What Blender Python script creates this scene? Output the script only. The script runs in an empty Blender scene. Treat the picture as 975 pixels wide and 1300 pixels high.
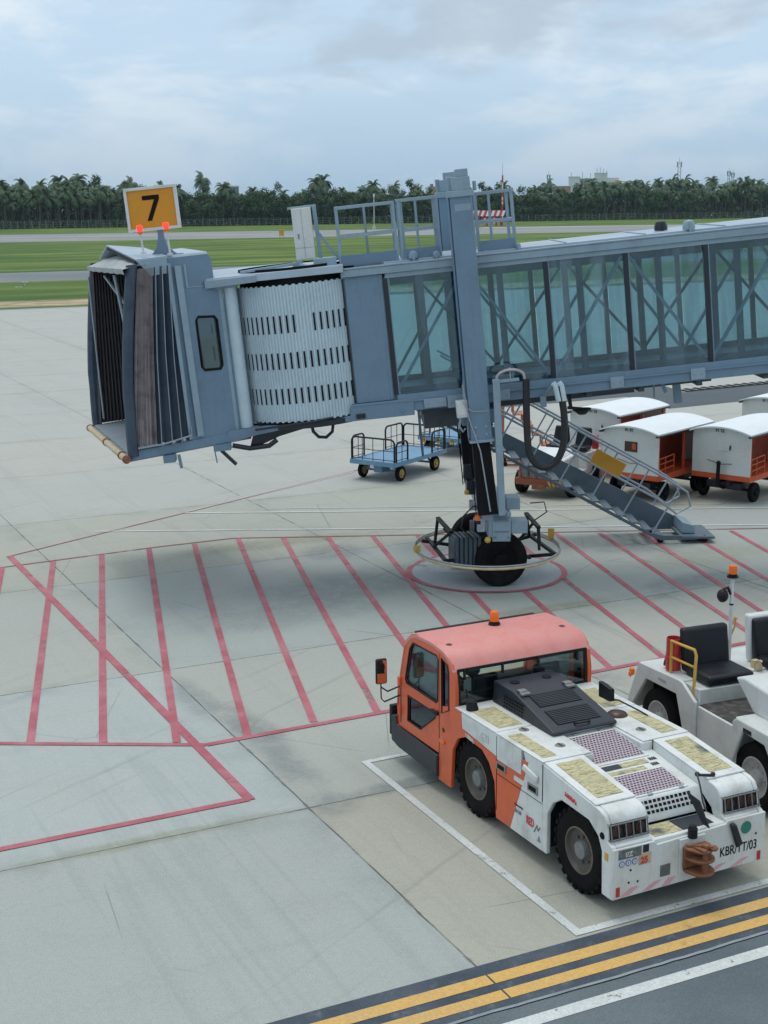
import bpy, bmesh, math, random
from mathutils import Vector, Matrix
random.seed(7)
scene = bpy.context.scene
COL = scene.collection
R = math.radians
V3 = Vector

# ---------------------------------------------------------------- camera ---
CAM_H, F_PX, PW, PH = 7.0, 1800.0, 975.0, 1300.0
PITCH, ROLL = R(12.35), R(0.47)
_fwd = V3((0, math.cos(PITCH), -math.sin(PITCH)))
_dn = V3((0, -math.sin(PITCH), -math.cos(PITCH)))
_rt = V3((1, 0, 0))
CR = _rt*math.cos(ROLL) + _dn*math.sin(ROLL)
CD = -_rt*math.sin(ROLL) + _dn*math.cos(ROLL)
cam_d = bpy.data.cameras.new('camera')
cam = bpy.data.objects.new('camera', cam_d)
COL.objects.link(cam)
scene.camera = cam
cam_d.sensor_fit = 'VERTICAL'
cam_d.sensor_height = 36.0
cam_d.lens = 36.0*F_PX/PH
cam_d.clip_start = 0.1
cam_d.clip_end = 20000
m = Matrix.Identity(4)
for i in range(3):
    m[i][0] = CR[i]; m[i][1] = -CD[i]; m[i][2] = -_fwd[i]
m[0][3], m[1][3], m[2][3] = 0, 0, CAM_H
cam.matrix_world = m

def gp(px, py, z=0.0):
    """where the sight line through a point of the photograph meets the level z"""
    d = CR*((px-PW/2)/F_PX) + CD*((py-PH/2)/F_PX) + _fwd
    t = (z-CAM_H)/d.z
    return V3((d.x*t, d.y*t, z))

# ------------------------------------------------------------- mesh tools ---
class MB:
    def __init__(s): s.v = []; s.f = []; s.mi = []; s.X = Matrix.Identity(4)
    def add(s, vs, fs, mi=0):
        n = len(s.v)
        s.v += [s.X @ V3(v) for v in vs]
        s.f += [tuple(i+n for i in f) for f in fs]
        s.mi += [mi]*len(fs)
        return s
    def box(s, x0, x1, y0, y1, z0, z1, mi=0):
        return s.hexa([(x0,y0,z0),(x1,y0,z0),(x1,y1,z0),(x0,y1,z0)], [(x0,y0,z1),(x1,y0,z1),(x1,y1,z1),(x0,y1,z1)], mi)
    def hexa(s, lo, hi, mi=0):
        n = len(lo)
        fs = [tuple(range(n-1,-1,-1)), tuple(range(n, 2*n))] + [(i,(i+1)%n,(i+1)%n+n,i+n) for i in range(n)]
        return s.add(list(lo)+list(hi), fs, mi)
    def prism(s, poly, axis, a, b, mi=0):
        """poly: 2D points; axis 'x','y','z' is the extrude axis"""
        def P(p, k):
            return {'x':(k,p[0],p[1]), 'y':(p[0],k,p[1]), 'z':(p[0],p[1],k)}[axis]
        return s.hexa([P(p,a) for p in poly], [P(p,b) for p in poly], mi)
    def poly(s, pts, mi=0): return s.add(pts, [tuple(range(len(pts)))], mi)
    def bar(s, p0, p1, w, h=None, mi=0, up=(0,0,1)):
        h = h or w
        p0, p1 = V3(p0), V3(p1); d = (p1-p0).normalized(); up = V3(up)
        sd = d.cross(up)
        if sd.length < 1e-4: sd = d.cross(V3((1,0,0)))
        sd.normalize(); u2 = sd.cross(d)
        c = [(-1,-1),(1,-1),(1,1),(-1,1)]
        return s.hexa([p0+sd*(a*w/2)+u2*(b*h/2) for a,b in c], [p1+sd*(a*w/2)+u2*(b*h/2) for a,b in c], mi)
    def cyl(s, p0, p1, r0, r1=None, n=14, mi=0, caps=True):
        r1 = r0 if r1 is None else r1
        p0, p1 = V3(p0), V3(p1); d = (p1-p0).normalized()
        a = d.orthogonal().normalized(); b = d.cross(a)
        vs = []
        for p, r in ((p0,r0),(p1,r1)):
            for i in range(n):
                t = 2*math.pi*i/n; vs.append(p+a*(r*math.cos(t))+b*(r*math.sin(t)))
        fs = [(i,(i+1)%n,(i+1)%n+n,i+n) for i in range(n)]
        if caps: fs += [tuple(range(n-1,-1,-1)), tuple(range(n,2*n))]
        return s.add(vs, fs, mi)
    def tube(s, pts, r, n=8, mi=0, closed=False):
        pts = [V3(p) for p in pts]; N = len(pts); vs = []; prev = None
        for i, p in enumerate(pts):
            if closed: d = pts[(i+1)%N]-pts[i-1]
            else: d = pts[min(i+1,N-1)]-pts[max(i-1,0)]
            d.normalize()
            if prev is None: a = d.orthogonal().normalized()
            else: a = (prev - d*prev.dot(d)).normalized()
            prev = a; b = d.cross(a)
            rr = r[i] if isinstance(r, (list,tuple)) else r
            for k in range(n):
                t = 2*math.pi*k/n; vs.append(p+a*(rr*math.cos(t))+b*(rr*math.sin(t)))
        fs = []
        for i in range(N if closed else N-1):
            j = (i+1)%N
            for k in range(n): fs.append((i*n+k, i*n+(k+1)%n, j*n+(k+1)%n, j*n+k))
        if not closed: fs += [tuple(range(n-1,-1,-1)), tuple(range((N-1)*n, N*n))]
        return s.add(vs, fs, mi)
    def lathe(s, prof, c, axis, n=24, mi=0, a=None):
        """prof: (radius, height) pairs along axis from c; mi may be a list per ring"""
        c = V3(c); d = V3(axis).normalized(); a = d.orthogonal().normalized(); b = d.cross(a)
        vs = []; m = len(prof)
        for r_, h in prof:
            for i in range(n):
                t = 2*math.pi*i/n; vs.append(c+d*h+a*(r_*math.cos(t))+b*(r_*math.sin(t)))
        for j in range(m-1):
            pass
        base = len(s.v); s.v += [s.X @ v for v in vs]
        for j in range(m-1):
            for i in range(n):
                s.f.append((base+j*n+i, base+j*n+(i+1)%n, base+(j+1)*n+(i+1)%n, base+(j+1)*n+i))
                s.mi.append(mi[j] if isinstance(mi, (list,tuple)) else mi)
        return s
    def ball(s, c, r, n=12, mi=0):
        r = r if isinstance(r, (tuple,list)) else (r,r,r); c = V3(c); vs = [c+V3((0,0,-r[2]))]; h = n//2
        for j in range(1,h):
            ph = math.pi*j/h
            for i in range(n):
                t = 2*math.pi*i/n; vs.append(c+V3((r[0]*math.sin(ph)*math.cos(t), r[1]*math.sin(ph)*math.sin(t), -r[2]*math.cos(ph))))
        vs.append(c+V3((0,0,r[2]))); L = len(vs)-1
        fs = [(0,1+(i+1)%n,1+i) for i in range(n)]
        for j in range(h-2):
            for i in range(n): fs.append((1+j*n+i,1+j*n+(i+1)%n,1+(j+1)*n+(i+1)%n,1+(j+1)*n+i))
        fs += [(L,1+(h-2)*n+i,1+(h-2)*n+(i+1)%n) for i in range(n)]
        return s.add(vs, fs, mi)
    def build(s, name, mats, parent=None, smooth=40, bevel=0, segs=2):
        me = bpy.data.meshes.new(name)
        me.from_pydata([tuple(v) for v in s.v], [], s.f)
        mats = mats if isinstance(mats, (list,tuple)) else [mats]
        for mt in mats: me.materials.append(mt)
        for p, k in zip(me.polygons, s.mi): p.material_index = k
        bm = bmesh.new(); bm.from_mesh(me); bmesh.ops.recalc_face_normals(bm, faces=bm.faces); bm.to_mesh(me); bm.free()
        if smooth:
            for p in me.polygons: p.use_smooth = True
            me.set_sharp_from_angle(angle=R(smooth))
        o = bpy.data.objects.new(name, me); COL.objects.link(o)
        if parent: o.parent = parent
        if bevel:
            b = o.modifiers.new('bevel', 'BEVEL'); b.width = bevel; b.segments = segs; b.limit_method = 'ANGLE'; b.angle_limit = R(40)
        return o

def split_build(mb, name, mats, parent=None, smooth=40, bevel=0):
    """one object for each piece that stands apart from the others"""
    n = len(mb.v); par = list(range(n))
    def find(i):
        while par[i] != i: par[i] = par[par[i]]; i = par[i]
        return i
    for f in mb.f:
        for i in f[1:]: par[find(i)] = find(f[0])
    grp = {}
    for fi, f in enumerate(mb.f): grp.setdefault(find(f[0]), []).append(fi)
    items = []
    for fs in grp.values():
        vs = [mb.v[i] for fi in fs for i in mb.f[fi]]
        items.append([fs, [min(v[k] for v in vs)-.004 for k in range(3)], [max(v[k] for v in vs)+.004 for k in range(3)]])
    merged = True
    while merged:
        merged = False
        for i in range(len(items)):
            for j in range(i+1, len(items)):
                a, b = items[i], items[j]
                if all(a[1][k] <= b[2][k] and b[1][k] <= a[2][k] for k in range(3)):
                    items[i] = [a[0]+b[0], [min(a[1][k],b[1][k]) for k in range(3)], [max(a[2][k],b[2][k]) for k in range(3)]]; items.pop(j); merged = True; break
            if merged: break
    out = []
    for fs, _, _ in items:
        m = MB(); idx = {}
        for fi in fs:
            for i in mb.f[fi]:
                if i not in idx: idx[i] = len(m.v); m.v.append(mb.v[i])
            m.f.append(tuple(idx[i] for i in mb.f[fi])); m.mi.append(mb.mi[fi])
        out.append(m.build(name, mats, parent, smooth, bevel))
    return out

def plate(name, outer, holes, thick, mats, parent, mtx, smooth=0, bevel=0):
    """flat plate with openings: 2D outlines in the plate's own plane, placed by mtx"""
    cu = bpy.data.curves.new(name, 'CURVE'); cu.dimensions = '2D'; cu.fill_mode = 'BOTH'; cu.extrude = thick/2
    for pts in [outer]+list(holes):
        sp = cu.splines.new('POLY'); sp.points.add(len(pts)-1); sp.use_cyclic_u = True
        for q, p in zip(sp.points, pts): q.co = (p[0], p[1], 0, 1)
    tmp = bpy.data.objects.new('tmp', cu); COL.objects.link(tmp)
    bpy.context.view_layer.update()
    me = bpy.data.meshes.new_from_object(tmp.evaluated_get(bpy.context.evaluated_depsgraph_get()))
    bpy.data.objects.remove(tmp); bpy.data.curves.remove(cu)
    bm = bmesh.new(); bm.from_mesh(me); bmesh.ops.remove_doubles(bm, verts=bm.verts, dist=1e-5); bmesh.ops.transform(bm, matrix=mtx, verts=bm.verts)
    bmesh.ops.recalc_face_normals(bm, faces=bm.faces); bm.to_mesh(me); bm.free()
    me.name = name; me.materials.clear()
    for mt in (mats if isinstance(mats,(list,tuple)) else [mats]): me.materials.append(mt)
    o = bpy.data.objects.new(name, me); COL.objects.link(o)
    if parent: o.parent = parent
    if bevel:
        b = o.modifiers.new('bevel', 'BEVEL'); b.width = bevel; b.segments = 2; b.limit_method = 'ANGLE'; b.angle_limit = R(40)
    return o

def text(name, body, size, mt, parent, mtx, thick=0.002, bold=0.0, sx=1.0, align='LEFT'):
    cu = bpy.data.curves.new(name, 'FONT'); cu.body = body; cu.size = size; cu.extrude = thick; cu.offset = bold; cu.align_x = align
    tmp = bpy.data.objects.new('tmp', cu); COL.objects.link(tmp)
    bpy.context.view_layer.update()
    me = bpy.data.meshes.new_from_object(tmp.evaluated_get(bpy.context.evaluated_depsgraph_get()))
    bpy.data.objects.remove(tmp); bpy.data.curves.remove(cu)
    me.transform(mtx @ Matrix.Diagonal((sx,1,1,1))); me.name = name; me.materials.clear(); me.materials.append(mt)
    o = bpy.data.objects.new(name, me); COL.objects.link(o)
    if parent: o.parent = parent
    return o

def frame(o, x, y):
    """matrix of a plane: o origin, x and y its two directions"""
    x = V3(x).normalized(); y = V3(y); z = x.cross(y).normalized(); y = z.cross(x)
    m = Matrix.Identity(4)
    for i in range(3): m[i][0]=x[i]; m[i][1]=y[i]; m[i][2]=z[i]; m[i][3]=o[i]
    return m

def empty(name, mtx, label, cat, group=None):
    o = bpy.data.objects.new(name, None); COL.objects.link(o)
    o.empty_display_size = 0.3
    o.matrix_world = mtx
    return tag(o, label, cat, group)

def tag(o, label, cat, group=None, kind=None):
    if label: o['label'] = label
    if cat: o['category'] = cat
    if group: o['group'] = group
    if kind: o['kind'] = kind
    return o

def struct(o): o['kind'] = 'structure'; return o

def heading(x, y, az, z=0):
    """frame standing on the ground whose x axis points along compass angle az (0 = +Y, clockwise)"""
    a = R(az); ex = V3((math.sin(a), math.cos(a), 0)); ey = V3((-ex.y, ex.x, 0))
    m = Matrix.Identity(4)
    for i in range(3): m[i][0]=ex[i]; m[i][1]=ey[i]; m[i][2]=(0,0,1)[i]
    m[0][3], m[1][3], m[2][3] = x, y, z
    return m

def copy_tree(o, parent=None):
    c = o.copy(); COL.objects.link(c)
    if parent is not None:
        c.parent = parent
        for k in ('label','category'):
            pass
    for ch in list(o.children): copy_tree(ch, c)
    return c

# -------------------------------------------------------------- materials ---
def newmat(name):
    mt = bpy.data.materials.new(name); mt.use_nodes = True
    nt = mt.node_tree; nt.nodes.clear()
    out = nt.nodes.new('ShaderNodeOutputMaterial')
    return mt, nt, out
class NT:
    """small node helper"""
    def __init__(s, nt): s.nt = nt
    def n(s, t, **kw):
        nd = s.nt.nodes.new('ShaderNode'+t)
        for k, v in kw.items():
            if k.startswith('i_'):
                key = k[2:]
                key = int(key) if key.isdigit() else key
                if isinstance(v, bpy.types.NodeSocket): s.nt.links.new(v, nd.inputs[key])
                else: nd.inputs[key].default_value = v
            else: setattr(nd, k, v)
        return nd
    def math(s, op, a, b=None, c=None, clamp=False):
        nd = s.nt.nodes.new('ShaderNodeMath'); nd.operation = op; nd.use_clamp = clamp
        for i, v in enumerate((a,b,c)):
            if v is None: continue
            if isinstance(v, bpy.types.NodeSocket): s.nt.links.new(v, nd.inputs[i])
            else: nd.inputs[i].default_value = v
        return nd.outputs[0]
    def mix(s, fac, a, b, bt='MIX'):
        nd = s.nt.nodes.new('ShaderNodeMix'); nd.data_type = 'RGBA'; nd.blend_type = bt
        for key, v in ((0,fac),(6,a),(7,b)):
            if isinstance(v, bpy.types.NodeSocket): s.nt.links.new(v, nd.inputs[key])
            else: nd.inputs[key].default_value = (*v,1) if isinstance(v,(tuple,list)) and len(v)==3 else v
        return nd.outputs[2]
    def ramp(s, x, a, b, lo=0.0, hi=1.0):
        nd = s.nt.nodes.new('ShaderNodeMapRange'); nd.interpolation_type = 'SMOOTHSTEP'
        s.nt.links.new(x, nd.inputs[0])
        for i, v in enumerate((a,b,lo,hi)): nd.inputs[i+1].default_value = v
        return nd.outputs[0]
    def noise(s, vec, scale, detail=4, rough=.55, dist=0):
        nd = s.nt.nodes.new('ShaderNodeTexNoise'); nd.inputs['Scale'].default_value = scale
        nd.inputs['Detail'].default_value = detail; nd.inputs['Roughness'].default_value = rough; nd.inputs['Distortion'].default_value = dist
        s.nt.links.new(vec, nd.inputs['Vector']); return nd.outputs['Fac']
    def mapping(s, vec, loc=(0,0,0), rot=(0,0,0), scale=(1,1,1)):
        nd = s.nt.nodes.new('ShaderNodeMapping'); s.nt.links.new(vec, nd.inputs[0])
        nd.inputs[1].default_value = loc; nd.inputs[2].default_value = rot; nd.inputs[3].default_value = scale
        return nd.outputs[0]
    def bump(s, h, strength=.3, dist=.01):
        nd = s.nt.nodes.new('ShaderNodeBump'); nd.inputs['Strength'].default_value = strength; nd.inputs['Distance'].default_value = dist
        s.nt.links.new(h, nd.inputs['Height']); return nd.outputs[0]

def paint(name, col, rough=.42, metal=0.0, dirt=(.05,.045,.035), amount=.25, scale=3.0, spec=.5, bump=.0, coat=0.0, streak=False, chips=None):
    """painted or plain surface: base colour with grime patches, fine speckle, optional vertical streaks and chipped spots"""
    mt, nt, out = newmat(name); N = NT(nt)
    tc = N.n('TexCoord').outputs['Object']
    big = N.noise(tc, scale, 5, .6)
    fine = N.noise(tc, scale*9, 4, .7)
    mask = N.math('MULTIPLY', N.ramp(big, .42, .78), amount)
    c = N.mix(mask, col, dirt)
    if streak:
        sv = N.mapping(tc, scale=(14,14,.7)); st = N.noise(sv, 1.6, 4, .65)
        c = N.mix(N.math('MULTIPLY', N.ramp(st, .56, .76), amount*.9), c, dirt)
    k = N.ramp(fine, .25, .75, .955, 1.03)
    c = N.mix(1.0, c, N.n('CombineColor', i_0=k, i_1=k, i_2=k).outputs[0], 'MULTIPLY')
    if chips:
        ch = N.noise(tc, scale*4.2, 6, .75)
        c = N.mix(N.ramp(ch, .69, .71), c, chips)
    p = N.n('BsdfPrincipled'); nt.links.new(c, p.inputs['Base Color'])
    nt.links.new(N.ramp(big, .3, .8, rough*.85, min(1, rough*1.35)), p.inputs['Roughness'])
    p.inputs['Metallic'].default_value = metal; p.inputs['Specular IOR Level'].default_value = spec
    if coat: p.inputs['Coat Weight'].default_value = coat; p.inputs['Coat Roughness'].default_value = .15
    if bump: nt.links.new(N.bump(fine, bump, .004), p.inputs['Normal'])
    nt.links.new(p.outputs[0], out.inputs[0])
    return mt

def glass(name, tint, refl=.08, rough=.03, mixmax=.9, refl_streak=.0):
    mt, nt, out = newmat(name); N = NT(nt)
    tr = N.n('BsdfTransparent', i_0=(*tint,1)); gl = N.n('BsdfGlossy'); gl.inputs['Roughness'].default_value = rough
    gl.inputs['Color'].default_value = (.72,.88,1,1)
    lw = N.n('LayerWeight'); lw.inputs[0].default_value = .35
    tc = N.n('TexCoord').outputs['Object']
    f = N.math('ADD', N.math('MULTIPLY', lw.outputs['Fresnel'], mixmax), refl)
    ms = N.n('MixShader'); nt.links.new(f, ms.inputs[0]); nt.links.new(tr.outputs[0], ms.inputs[1]); nt.links.new(gl.outputs[0], ms.inputs[2])
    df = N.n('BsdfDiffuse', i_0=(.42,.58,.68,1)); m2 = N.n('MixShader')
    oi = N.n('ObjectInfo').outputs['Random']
    sm = N.noise(N.mapping(tc, scale=(2.6,1,.22)), 1.0, 4, .6)  # upright pale streaks paint reflections into the panes, uneven by pane
    film_refl = N.math('ADD', N.math('MULTIPLY', N.ramp(sm, .50, .60), N.math('MULTIPLY', oi, refl_streak)), N.ramp(N.noise(tc, 2.2, 5, .65), .4, .9, .0, .04))
    nt.links.new(film_refl, m2.inputs[0])
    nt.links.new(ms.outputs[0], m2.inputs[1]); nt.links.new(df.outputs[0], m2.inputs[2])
    nt.links.new(m2.outputs[0], out.inputs[0]); return mt

def lamp_mat(name, col, em):
    mt, nt, out = newmat(name); N = NT(nt); p = N.n('BsdfPrincipled')
    p.inputs['Base Color'].default_value = (*col,1); p.inputs['Roughness'].default_value = .25
    p.inputs['Emission Color'].default_value = (*col,1); p.inputs['Emission Strength'].default_value = em
    nt.links.new(p.outputs[0], out.inputs[0]); return mt

M = {}
M['bridge'] = paint('bridge_paint', (.150,.240,.335), .45, amount=.40, scale=1.3, dirt=(.085,.12,.155), streak=True)
M['bridge_light'] = paint('bridge_light_paint', (.250,.350,.430), .42, amount=.35, scale=1.6, dirt=(.14,.17,.19), streak=True)
M['roof'] = paint('roof_sheet', (.33,.42,.51), .4, amount=.35, scale=.9, dirt=(.22,.25,.27))
M['shutter'] = paint('shutter_slats', (.50,.62,.69), .38, amount=.22, scale=1.5, dirt=(.22,.27,.30), streak=True)
M['dark'] = paint('dark_frame', (.012,.018,.028), .4, amount=.2)
M['black'] = paint('black_plastic', (.008,.009,.012), .5, amount=.3, scale=5, dirt=(.035,.035,.035), spec=.3)
M['rubber'] = paint('tyre_rubber', (.006,.006,.007), .9, amount=.5, scale=4, dirt=(.030,.028,.025), bump=.4, spec=.15)
M['canvas'] = paint('bellows_fabric', (.045,.07,.105), .8, amount=.3, scale=3, dirt=(.02,.025,.035), bump=.3, streak=True)
M['canvas_dark'] = paint('bellows_inside', (.016,.022,.034), .9, amount=.3, scale=3)
M['bundle'] = paint('faded_fabric', (.46,.42,.44), .85, amount=.7, scale=5, dirt=(.16,.13,.15), streak=True)
M['canopy_grey'] = paint('canopy_top', (.36,.40,.42), .8, amount=.4, scale=4, dirt=(.18,.2,.21))
M['bumper'] = paint('cream_bumper', (.55,.45,.28), .6, amount=.4, scale=6, dirt=(.2,.15,.09))
M['galv'] = paint('galvanised', (.33,.39,.45), .45, metal=.3, amount=.3, scale=3, dirt=(.16,.19,.21))
M['whitepost'] = paint('white_post', (.62,.65,.66), .45, amount=.2)
M['sign'] = paint('sign_yellow', (.62,.27,.012), .4, amount=.12, scale=1.5, dirt=(.45,.2,.02))
M['ink'] = paint('black_lettering', (.005,.005,.007), .7, amount=.1, spec=.2)
M['stair'] = paint('stair_paint', (.105,.15,.19), .5, amount=.4, scale=2, dirt=(.05,.07,.08))
M['motor'] = paint('motor_paint', (.05,.075,.10), .45, amount=.4, scale=5, dirt=(.02,.025,.03))
M['steps'] = paint('orange_steps', (.42,.15,.065), .6, amount=.4, scale=4)
M['tan'] = paint('tan_wall', (.34,.24,.17), .8)
M['yellowpaint'] = paint('yellow_paint', (.58,.36,.05), .5, amount=.35, scale=5, dirt=(.25,.14,.04))
M['hazard'] = paint('hazard_board', (.62,.30,.01), .5, amount=.15)
M['cable'] = paint('cable_jacket', (.010,.012,.016), .5, amount=.2)
M['glass'] = glass('tunnel_glass', (.68,.82,.86), .06, mixmax=.6, refl_streak=.18)
M['cabglass'] = glass('cab_glass', (.80,.88,.80), .05)
M['smoked'] = glass('smoked_glass', (.10,.12,.13), .05)
M['redlamp'] = lamp_mat('red_lamp', (1.0,.035,.02), 1.6)
M['orangelamp'] = paint('amber_lens', (.85,.16,.01), .25, amount=.08)
M['orange'] = paint('orange_body', (.66,.115,.035), .36, amount=.45, scale=2.6, dirt=(.36,.085,.05), coat=.15, streak=True)
M['roofpink'] = paint('faded_orange_roof', (.62,.255,.235), .5, amount=.45, scale=3, dirt=(.58,.14,.09), chips=(.75,.55,.5))
M['white'] = paint('white_body', (.66,.70,.70), .38, amount=.62, scale=2.6, dirt=(.34,.34,.30), coat=.15, streak=True)
M['white_old'] = paint('aged_white_body', (.60,.64,.64), .5, amount=.42, scale=3, dirt=(.33,.33,.28), streak=True, chips=(.25,.17,.12))
M['cover'] = paint('engine_cover', (.013,.018,.029), .42, amount=.3, scale=3, dirt=(.06,.07,.08))
M['steel'] = paint('bare_steel', (.30,.31,.31), .4, metal=.7, amount=.4, scale=6, dirt=(.12,.1,.08))
M['rim'] = paint('wheel_rim', (.085,.080,.072), .5, amount=.6, scale=8, dirt=(.10,.08,.06))
M['rimlip'] = paint('rim_lip', (.17,.13,.09), .6, amount=.6, scale=14, dirt=(.05,.04,.03)); M['rimhub'] = paint('rim_hub', (.19,.205,.21), .5, amount=.5, scale=12, dirt=(.07,.07,.06))
M['white_tail'] = paint('stained_white_body', (.64,.68,.67), .45, amount=.65, scale=3.2, dirt=(.44,.38,.26), streak=True, chips=(.30,.24,.18))
M['lining'] = paint('cart_lining_shaded', (.30,.055,.02), .6, amount=.4, scale=3)  # darker copy of the cart orange, inside shade put into the colour
M['rust'] = paint('rusty_steel', (.20,.075,.035), .7, amount=.6, scale=9, dirt=(.42,.22,.13), bump=.4)
M['seat'] = paint('black_vinyl', (.006,.008,.013), .42, amount=.3, scale=4, dirt=(.03,.034,.04), spec=.35)
M['red'] = paint('red_paint', (.50,.03,.04), .45, amount=.3, scale=6, dirt=(.3,.06,.05))
M['green'] = paint('green_disc', (.02,.22,.17), .4, amount=.15)
M['pinkfade'] = paint('faded_chevron', (.66,.34,.40), .5, amount=.4, scale=8, dirt=(.6,.55,.52))
M['redtext'] = paint('red_lettering', (.62,.05,.06), .45, amount=.1)
M['greytext'] = paint('grey_lettering', (.22,.24,.26), .5, amount=.2)
M['bluetext'] = paint('blue_lettering', (.08,.16,.45), .5, amount=.1)
M['cartblue'] = paint('blue_cart_paint', (.12,.27,.43), .5, amount=.75, scale=3.5, dirt=(.24,.34,.40), chips=(.3,.3,.3))
M['cartorange'] = paint('cart_orange', (.55,.09,.022), .55, amount=.35, scale=4, dirt=(.28,.05,.02))
M['cartwhite'] = paint('cart_white', (.62,.66,.65), .5, amount=.34, scale=2.5, dirt=(.42,.42,.38), streak=True)
M['cartroof'] = paint('cart_roof', (.74,.80,.84), .45, amount=.25, scale=1.5, dirt=(.5,.54,.56))
M['yellowrim'] = paint('yellow_rim', (.50,.34,.10), .5, amount=.4, scale=8)
M['cloth'] = paint('white_cloth', (.68,.72,.76), .8, amount=.2)
M['plate_old'] = paint('worn_plate', (.10,.12,.12), .5, amount=.5, scale=20, dirt=(.35,.38,.38))
M['windowdark'] = paint('window_dark', (.05,.02,.015), .4, amount=.3)

def grip_mat():
    """yellowed anti-slip sheet, streaked across"""
    mt, nt, out = newmat('worn_grip_sheet'); N = NT(nt); tc = N.n('TexCoord').outputs['Object']
    sv = N.mapping(tc, rot=(0,0,R(20)), scale=(60,9,9)); st = N.noise(sv, 1.0, 7, .75, .9)
    b = N.noise(tc, 3.5, 4, .6)
    c = N.mix(N.ramp(st, .37, .56), (.12,.125,.085), (.53,.49,.29))
    c = N.mix(N.math('MULTIPLY', N.ramp(b, .5, .7), .65), c, (.40,.38,.25))
    c = N.mix(N.ramp(N.noise(tc, 1.8, 3, .5), .60, .72), c, (.07,.09,.09))
    p = N.n('BsdfPrincipled'); nt.links.new(c, p.inputs['Base Color']); p.inputs['Roughness'].default_value = .8
    nt.links.new(N.bump(st, .5, .003), p.inputs['Normal']); nt.links.new(p.outputs[0], out.inputs[0]); return mt
M['grip'] = grip_mat()
def mesh_mat():
    """perforated plate: rows of round holes, dark behind"""
    mt, nt, out = newmat('perforated_plate'); N = NT(nt); tc = N.n('TexCoord').outputs['Object']
    s = N.n('SeparateXYZ'); nt.links.new(tc, s.inputs[0])
    x = N.math('MULTIPLY', s.outputs[0], 24.0); y = N.math('MULTIPLY', s.outputs[1], 24.0)
    y2 = N.math('ADD', y, N.math('MULTIPLY', N.math('FLOOR', x), .5))
    fx = N.math('SUBTRACT', N.math('FRACT', x), .5); fy = N.math('SUBTRACT', N.math('FRACT', y2), .5)
    d = N.math('SQRT', N.math('ADD', N.math('MULTIPLY', fx, fx), N.math('MULTIPLY', fy, fy)))
    c = N.mix(N.ramp(d, .35, .41), (.022,.018,.026), (.46,.38,.44))
    p = N.n('BsdfPrincipled'); nt.links.new(c, p.inputs['Base Color']); p.inputs['Roughness'].default_value = .5
    nt.links.new(p.outputs[0], out.inputs[0]); return mt
M['perf'] = mesh_mat()
# ------------------------------------------------------------------ sky -----
world = bpy.data.worlds.new('World'); scene.world = world; world.use_nodes = True
SUN_EL, SUN_AZ = 77.0, -35.0
nt = world.node_tree; nt.nodes.clear(); N = NT(nt)
out = nt.nodes.new('ShaderNodeOutputWorld'); bg = nt.nodes.new('ShaderNodeBackground')
sky = N.n('TexSky'); sky.sky_type = 'NISHITA'; sky.sun_disc = False
sky.sun_elevation = R(SUN_EL); sky.sun_rotation = R(SUN_AZ)
sky.air_density = 1.0; sky.dust_density = 1.5; sky.ozone_density = 1.5
tc = N.n('TexCoord').outputs['Generated']
sep = N.n('SeparateXYZ'); nt.links.new(tc, sep.inputs[0])
zz = sep.outputs[2]
# cloud layer: direction stretched so that banks lie flat near the horizon
mp = N.mapping(tc, loc=(.3,.1,0), scale=(1,1,3.2))
c1 = N.noise(mp, 5.0, 7, .60, .35)
c2 = N.noise(N.mapping(tc, loc=(2.2,.7,.4), scale=(1,1,2.2)), 13.0, 6, .62, .2)
cl = N.math('ADD', N.math('MULTIPLY', c1, .72), N.math('MULTIPLY', c2, .28))
bright = N.mix(N.ramp(cl, .44, .60), (4.9,6.4,7.9), (6.8,7.7,8.5))      # blue grey to pale cloud
dusk = N.noise(N.mapping(tc, loc=(5,3,1), scale=(1,1,3.0)), 4.2, 6, .55, .2)
bright = N.mix(N.math('MULTIPLY', N.ramp(dusk, .50, .62), .85), bright, (4.1,5.0,6.0))
# low haze band near the horizon, brighter overhead as under an even overcast
haze = N.ramp(zz, .0, .105, 1.0, 0.0)
bright = N.mix(N.math('MULTIPLY', haze, .62), bright, (2.9,4.3,5.8))
u0 = N.ramp(zz, .12, .75, 1.0, 1.36); u1 = N.ramp(zz, .12, .75, 1.0, 1.20); u2 = N.ramp(zz, .12, .75, 1.0, 1.06)
bright = N.mix(1.0, bright, N.n('CombineColor', i_0=u0, i_1=u1, i_2=u2).outputs[0], 'MULTIPLY')
mixed = N.mix(.90, sky.outputs[0], bright)
nt.links.new(mixed, bg.inputs[0]); bg.inputs[1].default_value = .108
nt.links.new(bg.outputs[0], out.inputs[0])
sl = bpy.data.lights.new('sun', 'SUN'); so = bpy.data.objects.new('sun', sl); COL.objects.link(so)
sl.energy = 1.25; sl.angle = R(26); sl.color = (1,.96,.9)
_a, _e = R(SUN_AZ), R(SUN_EL)
sd = V3((math.sin(_a)*math.cos(_e), math.cos(_a)*math.cos(_e), math.sin(_e)))
so.rotation_euler = sd.to_track_quat('Z','Y').to_euler()
so.location = (0,0,60)
vs = scene.view_settings; vs.view_transform = 'Standard'; vs.look = 'None'; vs.gamma = 1.0; vs.use_curve_mapping = False; vs.exposure = 0.10

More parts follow.
